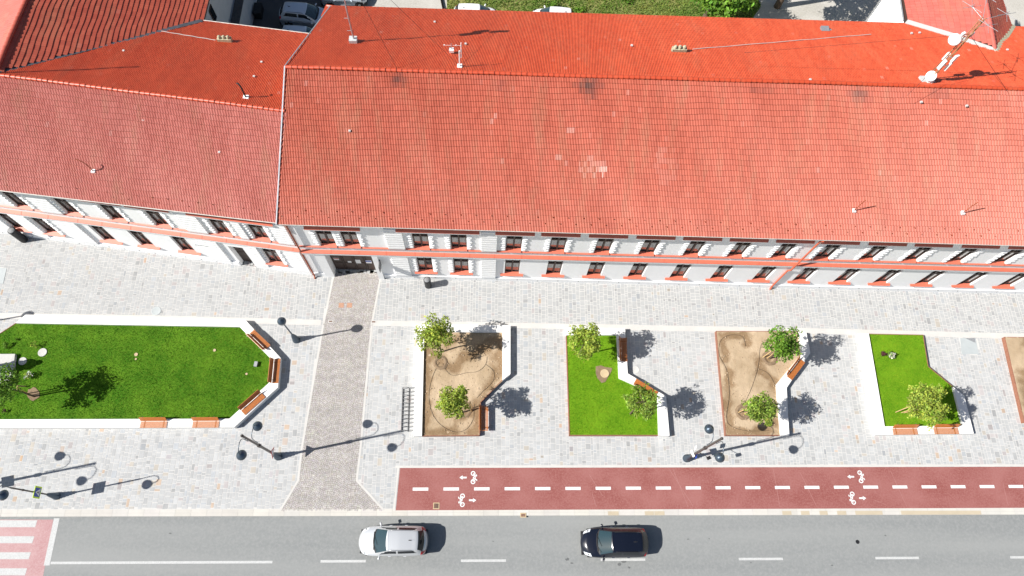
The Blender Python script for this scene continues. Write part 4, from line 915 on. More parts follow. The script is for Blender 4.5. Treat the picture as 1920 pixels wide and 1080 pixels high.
    for sg in (1, -1):
        b = MB(); M = Matrix.Rotation(sg*.35, 4, 'Z'); c = (mx_-L/2+.05, sg*(table[5][2]+.11), 1.04*table[5][10]/1.14)
        b.lathe([(.02, -.11), (.075, -.10), (.09, -.03), (.09, .05), (.07, .1), (.02, .115)], c, 10, M @ Matrix.Rotation(PI/2, 4, 'X') @ Matrix.Diagonal((.75, .85, 1, 1)))
        b.tube([(c[0], c[1]-sg*.17, c[2]-.05), (c[0], c[1]-sg*.05, c[2]-.02)], .025, 6); mb('wing_mirror', b, paint)
    if rails:
        for sg in (1, -1):
            b = MB(); zt = table[8][7]; x0, x1 = table[7][0]+.12-L/2, table[9][0]+.05-L/2; y = sg*(table[8][6]-.01)
            b.tube([(x0, y, zt), (x0+.08, y, zt+.045), ((x0+x1)/2, y, zt+.06), (x1-.08, y, zt+.045), (x1, y, zt-.01)], .016, 6); mb('roof_rail', b, rails)
    b = MB(); zt = table[9][10]; xx = table[9][0]-L/2; b.box((xx-.1, 0, zt+.022), (.16, .05, .03)); b.tube([(xx-.12, 0, zt+.03), (xx+.05, 0, zt+.14)], .006, 5); mb('aerial', b, 'blackrub')
    b = MB(); c0 = W['ws'][0]-L/2-.03; zc_ = table[5][10]; 
    b.tube([(c0, -.55, zc_-.035), (c0-.03, 0, zc_+.012), (c0, .55, zc_-.035)], .028, 6); 
    b.tube([(c0+.02, .35, zc_+.0), (c0+.22, -.25, zc_+.165)], .010, 5); b.tube([(c0+.02, -.3, zc_+.01), (c0+.18, -.62, zc_+.09)], .010, 5); mb('wiper', b, 'blackrub')
    if badge:
        b = MB(); b.box((-L/2+.075, 0, .56), (.10, .34, .12)); mb('grille', b, 'chrome')
    for sg in (1, -1):
        for hx in (.46, .68):
            b = MB(); b.box((L*hx-L/2, sg*(table[6][2]+.012), .93), (.18, .035, .03)); mb('door_handle', b, paint if paint != 'navy' else 'chrome')
    return t
def carpos(px, py): p = P(px, py, RZ+.6); return (p.x, p.y, RZ+.004)
car('moving_car', 'silver white car driving left on the road, nearest the cobbled drive', 'car', 'silver', carpos(738, 1014.5), 0.004, SUV, SUV_W, rails='chrome', group='cars driving on the road')
car('moving_car', 'dark navy car driving left on the road below the cycle path', 'car', 'navy', carpos(1152, 1017.5), 0.004, SUV, SUV_W, rails='blackrub', group='cars driving on the road')
p = P(572, 20, 1.2); car('parked_car', 'pale blue grey car with dark roof rails parked in the shaded yard', 'car', 'bluegrey', (p.x-.1, p.y-.1, .012), PI-.07, SUV, SUV_W, rails='blackrub', group='cars parked behind the buildings')
p = P(568, 66, 1.2); car('parked_car', 'pale blue grey car mostly hidden behind the roof edge in the shaded yard', 'car', 'bluegrey', (p.x, p.y+.02, .012), PI-.07, SUV, SUV_W, rails='blackrub', group='cars parked behind the buildings')
p = P(635, 2, 1.0); car('parked_car', 'pale car peeking out beside the red gable end', 'car', 'bluegrey', (p.x+.3, p.y+1.0, .012), PI+.05, HATCH, HATCH_W, group='cars parked behind the buildings')
p = P(893, 18, 1.2); car('parked_car', 'white car parked behind the long roof, the left one of two', 'car', 'whitecar', (p.x, p.y-.25, .035), PI-.03, HATCH, HATCH_W, group='cars parked behind the buildings')
p = P(1037, 23, 1.2); car('parked_car', 'white car parked behind the long roof, the right one of two', 'car', 'whitecar', (p.x, p.y-.25, .035), -.04, HATCH, HATCH_W, group='cars parked behind the buildings')

# ================================================================== ROOFS
def tiles(name, E0, E1, R0, R1, m, parent, clip=None, roll=.1, course=.345, amp=.040, lift=.046, soot_shade=(), lime=(), flip=False, keep=None):
    """interlocking tiles over the quad eave E0-E1 / ridge R0-R1; each tile is real geometry"""
    E0, E1, R0, R1 = (np.array(v) for v in (E0, E1, R0, R1))
    L = np.linalg.norm(E1-E0); Wd = np.linalg.norm((R0+R1)/2-(E0+E1)/2); nu = int(L/roll); nv = int(round(Wd/course))
    I, J = np.meshgrid(np.arange(nu), np.arange(nv)); I = I.ravel(); J = J.ravel()
    def at(s, t):
        q = (E0+(E1-E0)*s[:, None])*(1-t[:, None])+(R0+(R1-R0)*s[:, None])*t[:, None]; a = s*L; e = np.clip(t*6, 0, 1)*np.clip((1-t)*8, 0, 1)
        wv = e*(.022*np.sin(a*.9+t*3)+.016*np.sin(a*2.3+1+t*11)+.02*np.sin(a*.31+t*5)); up = (R0-E0)/np.linalg.norm(R0-E0)
        q = q+up*wv[:, None]; q[:, 2] += e*(.025*np.sin(a*.55+t*4)+.015*np.sin(a*1.7+t*9)); return q
    c = at((I+.5)/nu, (J+.5)/nv)
    if clip is not None:
        k = clip(c); I = I[k]; J = J[k]; c = c[k]
    nrm = np.cross(E1-E0, R0-E0); nrm /= np.linalg.norm(nrm)
    if nrm[2] < 0: nrm = -nrm
    n = len(I); K = 6; tid = (I//2)*1000+J
    rr = np.random.default_rng(3).random(1100000)
    jit = (rr[(tid*7) % 1100000]-.5)*.010
    V = np.zeros((n, 2*K, 3))
    for kk in range(K):
        u = kk/(K-1); h = amp*math.sin(PI*u)**.8
        lo = at((I+u)/nu, np.maximum((J-.12)/nv, -.004)); hi = at((I+u)/nu, (J+1.0)/nv)
        V[:, kk] = lo+nrm*(h+lift+jit)[:, None]; V[:, K+kk] = hi+nrm*(h*.9+jit*.3)[:, None]
    i0 = np.arange(n)*2*K
    F = np.stack([np.stack([i0+k, i0+k+1, i0+K+k+1, i0+K+k], 1) for k in range(K-1)], 1).reshape(-1, 4)
    t = np.clip(.5+(rr[(tid*13+5) % 1100000]-.5)*.55+(rr[(I//2*17+3) % 1100000]-.5)*.22, 0, 1); so_ = np.zeros(n); li = np.zeros(n)
    for (p, rx, ry, a) in soot_shade:
        d = np.sqrt(((c[:, 0]-p[0])/rx)**2+((c[:, 1]-p[1])/ry)**2)+ (rr[(tid*3) % 1100000]-.5)*.5; so_ = np.maximum(so_, np.clip(1-d, 0, 1)*a)
    for (p, rx, ry, a) in lime:
        d = np.sqrt(((c[:, 0]-p[0])/rx)**2+((c[:, 1]-p[1])/ry)**2); li = np.maximum(li, (d < 1)*(rr[(tid*5) % 1100000] > .45)*a)
    odd = rr[(tid*11+3) % 1100000]; li = np.maximum(li, (odd > .999)*.16); li = np.maximum(li, (odd < .008)*.06)
    rep = lambda a: np.repeat(a, K-1)
    # the tile's open lower end: thin lip face, the gap's shade painted on as dark colour
    base = len(V)*2*K; LV = np.zeros((n, 2*K, 3)); LV[:, :K] = V[:, :K]; LV[:, K:] = V[:, :K]-nrm*(lift*.8)
    LF = np.stack([np.stack([i0+k+base, i0+k+1+base, i0+K+k+1+base, i0+K+k+base], 1) for k in range(K-1)], 1).reshape(-1, 4)
    V = np.concatenate([V, LV]); F = np.concatenate([F, LF])
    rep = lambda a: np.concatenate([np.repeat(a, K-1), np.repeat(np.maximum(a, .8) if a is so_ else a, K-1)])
    return npmesh(name, V.reshape(-1, 3), F, m, parent, smooth=True, fattr={'tint': rep(t), 'soot_shade': rep(so_), 'lime': rep(li)})
def deck(m, pts, th=.14, drop=.06):
    """slab under the tiles"""
    q = [Vector(p) for p in pts]; nrm = (q[1]-q[0]).cross(q[-1]-q[0]).normalized()
    if nrm.z < 0: nrm = -nrm
    a = [p-nrm*drop for p in q]; b = [p-nrm*(drop+th) for p in q]; n = len(q)
    m.add(a+b, [tuple(range(n)), tuple(range(2*n-1, n-1, -1))]+[(i, n+i, n+(i+1) % n, (i+1) % n) for i in range(n)])
def ridge_caps(A, B, m, parent, step=.335, r=.12, name='ridge_cap'):
    A = Vector(A); B = Vector(B); d = (B-A); L = d.length; d.normalize(); side = Vector((-d.y, d.x, 0)).normalized(); up = side.cross(d)
    if up.z < 0: up = -up
    b = MB(); n = int(L/step)
    for i in range(n):
        p0 = A+d*(i*step); p1 = A+d*((i+1)*step+.05); k = 7; r0 = r*.88; r1 = r*1.22; dz = random.uniform(-.012, .012)+.02*math.sin(i*.21)+.015*math.sin(i*.07+1)
        vs = [p0+(side*math.cos(PI*j/(k-1))*r0+up*(math.sin(PI*j/(k-1))*r0*.8+dz)) for j in range(k)]+[p1+(side*math.cos(PI*j/(k-1))*r1+up*(math.sin(PI*j/(k-1))*r1*.8+dz+.01)) for j in range(k)]
        b.add(vs, [(j, j+1, k+j+1, k+j) for j in range(k-1)], True)
    return b.build(name, m, parent)
def strip(b, pts, wd, h=.05, up=.03):
    """flashing band following 3d points"""
    pts = [Vector(p) for p in pts]
    for a, c in zip(pts[:-1], pts[1:]):
        d = (c-a).normalized(); s = d.cross(Vector((0, 0, 1))).normalized()*wd/2; u = Vector((0, 0, up))
        vs = [a-s+u, a+s+u, c+s+u, c-s+u, a-s-u*h, a+s-u*h, c+s-u*h, c-s-u*h]
        b.add(vs, [(0, 1, 2, 3), (4, 7, 6, 5), (0, 4, 5, 1), (1, 5, 6, 2), (2, 6, 7, 3), (3, 7, 4, 0)])
# ---- facade kit: local frame x along the wall, y into the building, z up
def facade_mesh(b, x0, x1, h, holes, depth=.24):
    xs = sorted({x0, x1, *[k for o in holes for k in o[:2]]})
    for a, c in zip(xs[:-1], xs[1:]):
        cuts = sorted([(o[2], o[3]) for o in holes if o[0] <= a+1e-6 and o[1] >= c-1e-6]); z = 0
        for z0, z1 in cuts+[(h, h)]:
            if z0 > z+1e-6: b.add([(a, 0, z), (c, 0, z), (c, 0, z0), (a, 0, z0)], [(0, 1, 2, 3)])
            z = z1
    for a, c, z0, z1, *r in holes:
        d = r[0] if r else depth
        b.add([(a, 0, z0), (a, d, z0), (a, d, z1), (a, 0, z1), (c, 0, z0), (c, d, z0), (c, d, z1), (c, 0, z1)], [(0, 1, 2, 3), (4, 7, 6, 5), (3, 2, 6, 7), (0, 4, 5, 1), (1, 5, 6, 2)])
WWD = 1.06
def make_window(parent, zh, kind, quoin):
    """window in its own frame: origin at the opening's bottom centre on the wall face"""
    b = MB(); w2 = WWD/2; y = .17; f = .075
    for sx in (-1, 1): b.box((sx*(w2-f/2), y, zh/2), (f, .07, zh))
    b.box((0, y, f/2), (WWD-2*f, .07, f)); b.box((0, y, zh-f/2), (WWD-2*f, .07, f)); b.box((0, y-.002, zh/2), (.11, .08, zh-2*f)); b.box((0, y-.006, zh*.68), (WWD-2*f, .085, .10))
    for sx in (-1, 1):
        for zc_ in (.035+f, zh*.68-.09, zh*.68+.09, zh-f-.035): b.box((sx*.235, y+.004, zc_), (.35, .05, .06))
    wn = b.build('window', 'frame', parent, world=False)
    b = MB(); b.add([(-w2+f, y+.03, f), (w2-f, y+.03, f), (w2-f, y+.03, zh-f), (-w2+f, y+.03, zh-f)], [(0, 1, 2, 3)]); b.build('pane', 'winglass', wn, world=False)
    b = MB()
    if kind == 'upper':
        b.add([(-w2, .14, .07), (w2, .14, .07), (w2, -.13, -.06), (-w2, -.13, -.06), (-w2, .14, .0), (w2, .14, .0), (w2, -.13, -.10), (-w2, -.13, -.10)], [(3, 2, 1, 0), (4, 5, 6, 7), (3, 7, 6, 2), (0, 4, 7, 3), (1, 2, 6, 5)])
    else:
        e = w2+.30
        b.add([(-w2+.004, .14, .075), (w2-.004, .14, .075), (w2-.004, -.0, .02), (-w2+.004, -.0, .02)], [(3, 2, 1, 0)])
        b.add([(-w2+.004, .0, .02), (w2-.004, .0, .02), (e, -.07, -.01), (e, -.17, -.05), (-e, -.17, -.05), (-e, -.07, -.01), (e, -.004, -.08), (e, -.17, -.08), (-e, -.17, -.08), (-e, -.004, -.08), (e, -.003, .0), (-e, -.003, .0)],
              [(0, 5, 4, 3, 2, 1), (3, 4, 8, 7), (2, 3, 7, 6, 10), (4, 5, 11, 9, 8), (6, 7, 8, 9), (1, 2, 10), (0, 11, 5)])
    b.build('sill', 'redmetal', wn, world=False)
    if quoin:
        nb = int(zh/.30)
        for sx in (-1, 1):
            b = MB()
            for i in range(nb):
                wd = .36 if i % 2 else .28; z = (i+.5)*zh/nb; cx = sx*(w2+.02+wd/2); pr = .07; hh = zh/nb*.44
                vs = [(cx-wd/2, -.0, z-hh), (cx+wd/2, 0, z-hh), (cx+wd/2, 0, z+hh), (cx-wd/2, 0, z+hh), (cx-wd/2+.05, -pr, z-hh*.55), (cx+wd/2-.05, -pr, z-hh*.55), (cx+wd/2-.05, -pr, z+hh*.55), (cx-wd/2+.05, -pr, z+hh*.55)]
                b.add(vs, [(4, 5, 6, 7), (0, 1, 5, 4), (1, 2, 6, 5), (2, 3, 7, 6), (3, 0, 4, 7)])
            b.build('surround', 'trim', wn, world=False)
    return wn
MT['winglass'] = mat('curtained window glass', (.11, .10, .095), .05, .5, var=.5, scale=2.3)
MT['winglass'].node_tree.nodes['Principled BSDF'].inputs['IOR'].default_value = 3.0
_wt = MT['winglass'].node_tree; _gp = _wt.nodes.new('ShaderNodeNewGeometry')
for _nn in _wt.nodes:
    if _nn.type == 'TEX_NOISE': _wt.links.new(_gp.outputs['Position'], _nn.inputs['Vector']); _nn.inputs['Scale'].default_value = 1.1
def ledge(b, x0, x1, zb, zf, p, face, cap=0, body=1):
    """sloped metal cap on a projecting stucco band"""
    b.cur = cap; b.add([(x0, -.001, zb), (x1, -.001, zb), (x1, -p, zf), (x0, -p, zf)], [(3, 2, 1, 0)]); b.add([(x0, -p-.002, zf), (x1, -p-.002, zf), (x1, -p-.002, zf-.045), (x0, -p-.002, zf-.045)], [(0, 3, 2, 1)])
    b.cur = body; z0 = zf-face
    b.add([(x0, -.001, z0), (x1, -.001, z0), (x1, -p+.02, z0+.03), (x0, -p+.02, z0+.03), (x0, -.001, zb-.006), (x1, -.001, zb-.006), (x1, -p+.02, zf-.012), (x0, -p+.02, zf-.012)], [(0, 1, 2, 3), (3, 2, 6, 7), (0, 3, 7, 4), (1, 5, 6, 2)])
def rustic(b, x0, x1, z0, z1, p=.09, hgt=.31):
    n = max(1, int((z1-z0)/hgt)); h = (z1-z0)/n
    for i in range(n):
        a, c = z0+i*h, z0+(i+1)*h; e = .03
        b.add([(x0, 0, a), (x1, 0, a), (x1, 0, c), (x0, 0, c), (x0, -p*.45, a), (x1, -p*.45, a), (x1, -p*.45, c), (x0, -p*.45, c), (x0+.01, -p, a+e), (x1-.01, -p, a+e), (x1-.01, -p, c-e), (x0+.01, -p, c-e)],
              [(8, 9, 10, 11), (4, 5, 9, 8), (5, 6, 10, 9), (6, 7, 11, 10), (7, 4, 8, 11), (1, 2, 6, 5), (3, 0, 4, 7)])
UZ, UH, LZ, LH = 5.30, 2.28, 1.27, 2.50
def seams(b, x0, x1, zb, zf, p, step):
    x = x0+step
    while x < x1:
        b.cur = 0; b.add([(x-.014, -.0, zb+.012), (x+.014, -.0, zb+.012), (x+.014, -p-.004, zf+.012), (x-.014, -p-.004, zf+.012), (x-.014, -.0, zb), (x+.014, 0, zb), (x+.014, -p-.004, zf), (x-.014, -p-.004, zf)], [(3, 2, 1, 0), (0, 4, 7, 3), (1, 2, 6, 5), (3, 7, 6, 2)]); x += step*random.uniform(.8, 1.25)

# ---- main long building
MA = Vector((-12.77, 20.5, 0)); MB_ = Vector((41.07, 19.87, 0)); mrz = math.atan2(MB_.y-MA.y, MB_.x-MA.x)
main = thing('long_building', 'long white two storey building with red tile roof and brown gate', 'building', MA, mrz)
US = [2.12, 3.72, 8.36, 10.87, 14.54, 17.48, 20.55, 23.62, 26.65, 29.69, 32.72, 35.69, 38.81, 41.86, 44.99, 48.10, 51.15, 54.2]
LS = [8.35, 10.92, 14.58, 17.6, 20.58, 23.62, 26.71, 29.72, 32.84, 35.85, 38.91, 41.9, 45.1, 48.25, 51.35, 54.4]
ME = 58.5
holes = [(u-WWD/2, u+WWD/2, UZ, UZ+UH) for u in US]+[(u-WWD/2, u+WWD/2, LZ, LZ+LH) for u in LS]+[(1.52, 4.78, 0, 3.72, .62)]
b = MB(); facade_mesh(b, .03, ME, 8.95, holes)
b.add([(0.03, 0, 0), (0.03, 0, 8.95), (1.4, 16.6, 8.95), (1.4, 16.6, 0)], [(0, 1, 2, 3)]); b.add([(ME, 0, 0), (ME, 0, 8.95), (ME, 17.2, 8.95), (ME, 17.2, 0)], [(3, 2, 1, 0)]); b.add([(1.4, 16.6, 0), (ME, 17.2, 0), (ME, 17.2, 8.95), (1.4, 16.6, 8.95)], [(3, 2, 1, 0)])
b.add([(0.03, 0, 8.95), (ME, 0, 8.95), (ME, 8.5, 12.6), (0.9, 8.5, 12.6)], [(0, 1, 2, 3)]) if False else None
b.build('wall', 'wall', main, world=False)
wu = make_window(main, UH, 'upper', True); wl = make_window(main, LH, 'lower', False); wq = make_window(main, LH, 'lower', True)
for i, u in enumerate(US):
    o = wu if i == 0 else copy_part(wu, main); o.location = (u, 0, UZ)
for i, u in enumerate(LS):
    if i < 2: o = wq if i == 0 else copy_part(wq, main)
    else: o = wl if i == 2 else copy_part(wl, main)
    o.location = (u, 0, LZ)
b = MB(); ledge(b, .1, ME, 4.58, 4.46, .23, .26); seams(b, .1, ME, 4.585, 4.465, .23, 2.0); b.build('string_course', ['redmetal', 'trim'], main, world=False)
b = MB(); xs = sorted(US); px = .1
for u in xs+[ME+WWD/2]:
    if u-WWD/2 > px: b = MB(); ledge(b, px, u-WWD/2-.003, 5.20, 5.16, .10, .16); b.build('sill_band', ['redmetal', 'trim'], main, world=False)
    px = u+WWD/2+.003
for i, u in enumerate(US):
    if i == 1: continue
    b = MB(); wd = 1.27
    if i == 0: ledge(b, u-1.0, u+2.55, 8.42, 8.13, .25, .2)
    elif i in (2,): ledge(b, u-1.45, u+3.9, 8.42, 8.13, .25, .2)
    elif i == 3: continue
    else: ledge(b, u-wd, u+wd, 8.42, 8.13, .25, .2)
    b.build('window_hood', ['redmetal', 'trim'], main, world=False)
for a, c in ((6.1, 7.25), (12.35, 13.4)):
    for z0, z1 in ((.575, 4.2), (5.22, 8.2)): b = MB(); rustic(b, a, c, z0, z1, p=.13); b.build('pilaster', 'trim', main, world=False)
b = MB(); b.box(((5.2+ME)/2, -.035, .27), (ME-5.2, .07, .54)); b.box(((5.2+ME)/2, -.05, .555), (ME-5.2, .10, .03)); b.box((.75, -.035, .27), (1.4, .07, .54))
b.cur = 1
for u in np.arange(5.9, ME-.5, 1.52):
    b.box((u, -.072, .2+random.uniform(-.05, .12)), (.05, .012, .10))
b.build('plinth', ['trim', 'bracket'], main, world=False)
# portal surround, gate, notices
for cx_, w2_, p_ in ((1.18, .66, .1), (4.98, .38, .18)): b = MB(); b.box((cx_, -p_/2, 2.05), (w2_, p_, 4.1)); b.build('portal_pier', 'trim', main, world=False)
gt = MB(); gt.box((3.15, .58, 1.85), (3.2, .06, 3.66)); go = gt.build('gate', 'door', main, world=False)
b = MB(); b.box((5.23, -.36, 2.85), (.05, .6, .85)); b.build('projecting_sign', 'bracket', main, world=False)
b = MB()
for k in range(4):
    cx = 1.95+k*.80
    b.box((cx, .535, .75), (.58, .03, 1.1)); b.box((cx, .535, 2.2), (.58, .03, 1.4)); b.box((cx+.40, .53, 1.8), (.06, .05, 3.5)) if k < 3 else None
b.box((3.15, .525, 3.15), (3.2, .05, .12)); b.build('panel', 'frame', go, world=False)
def FP(px, py, dep):
    o = WM[main.name].inverted() @ Vector((0, 0, H)); d = (WM[main.name].inverted() @ P(px, py, 0))-o; q = o+d*((dep-o.y)/d.y); return q.x, q.z
for px, py, w_, h_, hd in ((630.5, 485.5, .36, .34, 'redsign'), (655.5, 491, .26, .26, None), (671.5, 490.5, .36, .62, None), (691, 491, .44, .5, 'bluesign')):
    cx, z = FP(px, py, .51)
    b = MB(); b.box((cx, .515, z), (w_, .012, h_)); no = b.build('notice', 'whitesign', go, world=False)
    if hd: b = MB(); b.box((cx, .506, z+h_*.22), (w_*.92, .008, h_*.34)); b.build('notice_band', hd, no, world=False)
b = MB(); b.tube([(3.3, .5, 1.15), (3.3, .45, 1.15), (3.3, .45, 1.3), (3.3, .5, 1.3)], .015, 6); b.build('handle', 'chrome', go, world=False)
# roof corners in world space
EZ, RZm = 9.1, 13.1
e0, e1 = P(520, 419.5, EZ), P(1920, 459.5, EZ); E0 = e0; E1 = lin(e0, e1, 46.6)
r0, r1 = P(536, 126.5, RZm), P(1920, 167.5, RZm); R0 = r0; R1 = lin(r0, r1, 46.8)
b0, b1 = P(621, 12.5, EZ), P(1645, 43.5, EZ); B0 = b0; B1_ = lin(b0, b1, 46.9)
def S(px, py, front=True):
    """world point on the main roof slope"""
    q0, q1, q2 = (E0, E1, R0) if front else (B0, B1_, R0)
    n = (Vector(q1)-Vector(q0)).cross(Vector(q2)-Vector(q0)); o = Vector((0, 0, H)); d = P(px, py, 0)-o; return o+d*((Vector(q0)-o).dot(n)/d.dot(n))
soots = [(S(1105, 158), 1.0, .95, .95), (S(747, 148), .6, .6, .75), (S(1615, 174), .9, .6, .7), (S(1760, 172), 1.1, .5, .4), (S(935, 158), .6, .4, .35), (S(1420, 165), 1.4, .35, .3)]
limes = [(S(1131, 317), .26, .28, .5), (S(1118, 322), .2, .2, .3), (S(1112, 312), .9, .6, .16), (S(1242, 290), .4, .5, .08), (S(1045, 292), .25, .2, .25), (S(920, 220), .6, .2, .25), (S(1250, 310), .8, 1.2, .05), (S(1070, 240), .25, .2, .25)]
roof = tiles('roof', E0, E1, R0, R1, 'tilefront', main, soot_shade=soots, lime=limes)
tiles('roof', B1_, B0, R1, R0, 'tile', main, soot_shade=[(S(1760, 150, False), 1.0, .5, .3)])
d_ = MB(); deck(d_, [E0, E1, R1, R0]); deck(d_, [B0, B1_, R1, R0]); d_.build('roof_deck', 'deck', main)
ridge_caps(R0+Vector((0, 0, .06)), R1+Vector((0, 0, .06)), 'tile', main)
b = MB(); strip(b, [E0+Vector((-.04, -.1, .05)), R0+Vector((-.04, 0, .10))], .075, up=.05); strip(b, [R0+Vector((-.04, 0, .10)), B0+Vector((-.04, 0, .06))], .06, up=.05); b.build('verge_flashing', 'flash', main)
b = MB(); q0 = E0+Vector((0, -.03, -.02)); q1 = E1+Vector((0, -.03, -.02))
b.tube([q0, q1], .052, 8); b.build('gutter', 'gutter', main)
b = MB(); b.tube([B0+Vector((0, .1, -.06)), B1_+Vector((0, .1, -.06))], .05, 8); b.build('gutter', 'rust', main)
# gable triangle of the left end and the pink rear corner
b = MB(); b.add([E0+Vector((.25, .3, -.3)), R0+Vector((.25, 0, -.3)), B0+Vector((.25, -.2, -.3)), B0+Vector((.25, -.2, -2.6)), E0+Vector((.25, .3, -2.0))], [(0, 1, 2, 3, 4)]); b.build('gable', 'pinkrender', main)
b = MB(); q = B0+Vector((-.22, .12, 0)); b.box((q.x+.05, q.y-.55, 8.2), (.5, 1.2, 1.7), rz=-.12); b.cur = 1; b.box((q.x+.1, q.y-.55, 9.12), (.75, 1.4, .1), rz=-.12, M=Matrix.Rotation(-.12, 4, 'Z') @ Matrix.Rotation(-.25, 4, 'X')); b.build('corner_pier', ['pinkrender', 'tile'], main)
# downpipes
b = MB(); w_ = WM[main.name]
b.tube([w_ @ Vector((.06, -.40, 8.95)), w_ @ Vector((.06, -.14, 8.5)), w_ @ Vector((.06, -.14, .15)), w_ @ Vector((.06, -.3, .03))], .055, 10); b.build('downpipe', 'rust', main)
b = MB(); b.tube([w_ @ Vector((34.15, -.48, 8.95)), w_ @ Vector((34.15, -.32, 8.6)), w_ @ Vector((34.15, -.30, 3.9)), w_ @ Vector((34.15, -.12, 3.4)), w_ @ Vector((34.15, -.12, .5)), w_ @ Vector((34.15, -.2, .03))], .065, 10); b.build('downpipe', 'redpipe', main)
# snow hooks along the eave
def snow_hooks(E0, E1, R0, R1, parent, step=.95, t0=(.045, .085), m='rust', tw=True):
    b = MB(); L = (Vector(E1)-Vector(E0)).length; n = int(L/step)
    for row, tt in enumerate(t0):
        for i in range(n):
            s = (i+.5*row+.25)/n; a = Vector(E0).lerp(Vector(E1), s).lerp(Vector(R0).lerp(Vector(R1), s), tt)
            b.tube([a+Vector((-.05, .06, .08)), a+Vector((0, -.03, .12)), a+Vector((.05, .06, .08))], .016, 5)
    tag(b.build('snow_hooks', m, parent), kind='stuff')
snow_hooks(E0, E1, R0, R1, main)
# roof furniture on the main roof
def roof_bits(par, px, py, front, kind):
    p = S(px, py, front); b = MB()
    if kind == 'vent': b.box((p.x, p.y, p.z+.09), (.13, .13, .1)); return b.build('vent_tile', 'concrete', par)
    if kind == 'block':
        b.box((p.x, p.y, p.z+.18), (.95, .32, .36)); 
        for k in range(3): b.lathe([(.12, 0), (.12, .16), (.06, .22)], (p.x-.3+k*.3, p.y, p.z+.36), 8)
        return b.build('chimney_block', 'moss', par)
    if kind == 'hatch': b.box((p.x, p.y, p.z+.12), (.55, .45, .2)); b.box((p.x+.35, p.y-.1, p.z+.05), (.3, .3, .12)); return b.build('roof_vent', 'galv', par)
for a in ((656, 247, True, 'vent'), (1272, 97, False, 'block'), (1545, 57, False, 'hatch'), (815, 43, False, 'vent'), (873, 84, False, 'vent'), (1184, 87, False, 'vent'), (1708, 64, False, 'vent'), (1723, 63, False, 'vent'), (1726, 193, True, 'vent'), (1811, 200, True, 'vent'), (1887, 95, False, 'vent'), (1518, 151, False, 'vent')): roof_bits(main, *a)
def cable(par, a, c, surf):
    q0, q1 = surf(*a, False), surf(*c, False); b = MB(); n_ = 12
    b.tube([q0.lerp(q1, i/n_)+Vector((0, 0, .10+.02*math.sin(i*2.1))) for i in range(n_+1)], .022, 5); b.build('cable', 'concrete', par)
cable(main, (1298, 94), (1632, 66), S)
# ---- rear wing at the upper right: cross gable running back from the main roof
wr = thing('rear_wing', 'rear wing with pink red hipped roof joining the long roof at the upper right', 'building', (34, 40, 0))
WRr = S(1865, 94, False); WE = S(1695, 42.5, False); WEr = S(1899, 49, False); zr = WRr.z
back = Vector((.18, 1, 0))*9
rA, eA, eB = WRr, Vector((WE.x, WE.y, 9.1)), Vector((WEr.x, WEr.y, WEr.z))
tiles('roof', eA+Vector((.08, .9, 0))*9, eA+Vector((0, -4.6, 0)), rA+Vector((.10, 1, 0))*8.2, rA+Vector((0, -.4, 0)), 'tilesun', wr, clip=lambda c: (c[:, 2] > np.interp(c[:, 1], [B0.y-8, B0.y], [13, 9.15])-.02+0*c[:, 0]), roll=.16, course=.38, amp=.02)
tiles('roof', eB+Vector((0, -4.0, 0)), eB+Vector((.0, .9, 0))*8, rA+Vector((0, -.2, 0)), rA+Vector((.10, 1, 0))*8.2, 'tileshade', wr, clip=lambda c: (c[:, 2] > np.interp(c[:, 1], [B0.y-8, B0.y], [13, 9.15])-.02), roll=.16, course=.38, amp=.03)
d_ = MB(); deck(d_, [eA, rA, rA+Vector((.10, 1, 0))*8.2, eA+Vector((.08, .9, 0))*9], drop=.1); deck(d_, [eB, eB+Vector((0, .9, 0))*8, rA+Vector((.10, 1, 0))*8.2, rA], drop=.1); d_.build('roof_deck', 'deck', wr)
ridge_caps(rA+Vector((0, 0, .03)), rA+Vector((.10, 1, 0))*8+Vector((0, 0, .03)), 'tilesun', wr, r=.13)
b = MB(); strip(b, [eA+Vector((.05, -.05, .06)), (eA+rA)/2+Vector((0, 0, .10)), rA+Vector((0, -.15, .08))], .42, up=.05); b.build('valley_flashing', 'concrete', wr)
b = MB(); strip(b, [rA+Vector((0, -.15, .09)), eB+Vector((0, 0, .06))], .38, up=.06); b.build('valley_flashing', 'moss', wr)
b = MB(); b.prism([(eA.x+.12, eA.y-.6), (eB.x-.3, eA.y-.6), (eB.x-.2, eA.y+4.0), (eA.x+.15, eA.y+4.0)], 0, 8.8); b.build('wall', 'wall', wr)
b = MB(); b.tube([eA+Vector((-.06, .1, -.02)), eA+Vector((.08, .9, 0))*8+Vector((-.06, 0, -.02))], .06, 8); b.tube([(eA.x+.05, eA.y+4.0, 8.7), (eA.x+.05, eA.y+4.0, .1)], .05, 8); b.build('gutter', 'galv', wr)
b = MB(); b.prism([(eA.x-1.25, eA.y-.2), (eA.x-.1, eA.y-.2), (eA.x-.1, eA.y+2.6), (eA.x-1.25, eA.y+2.6)], .02, 2.6); b.build('lean_to', 'greywall', wr)

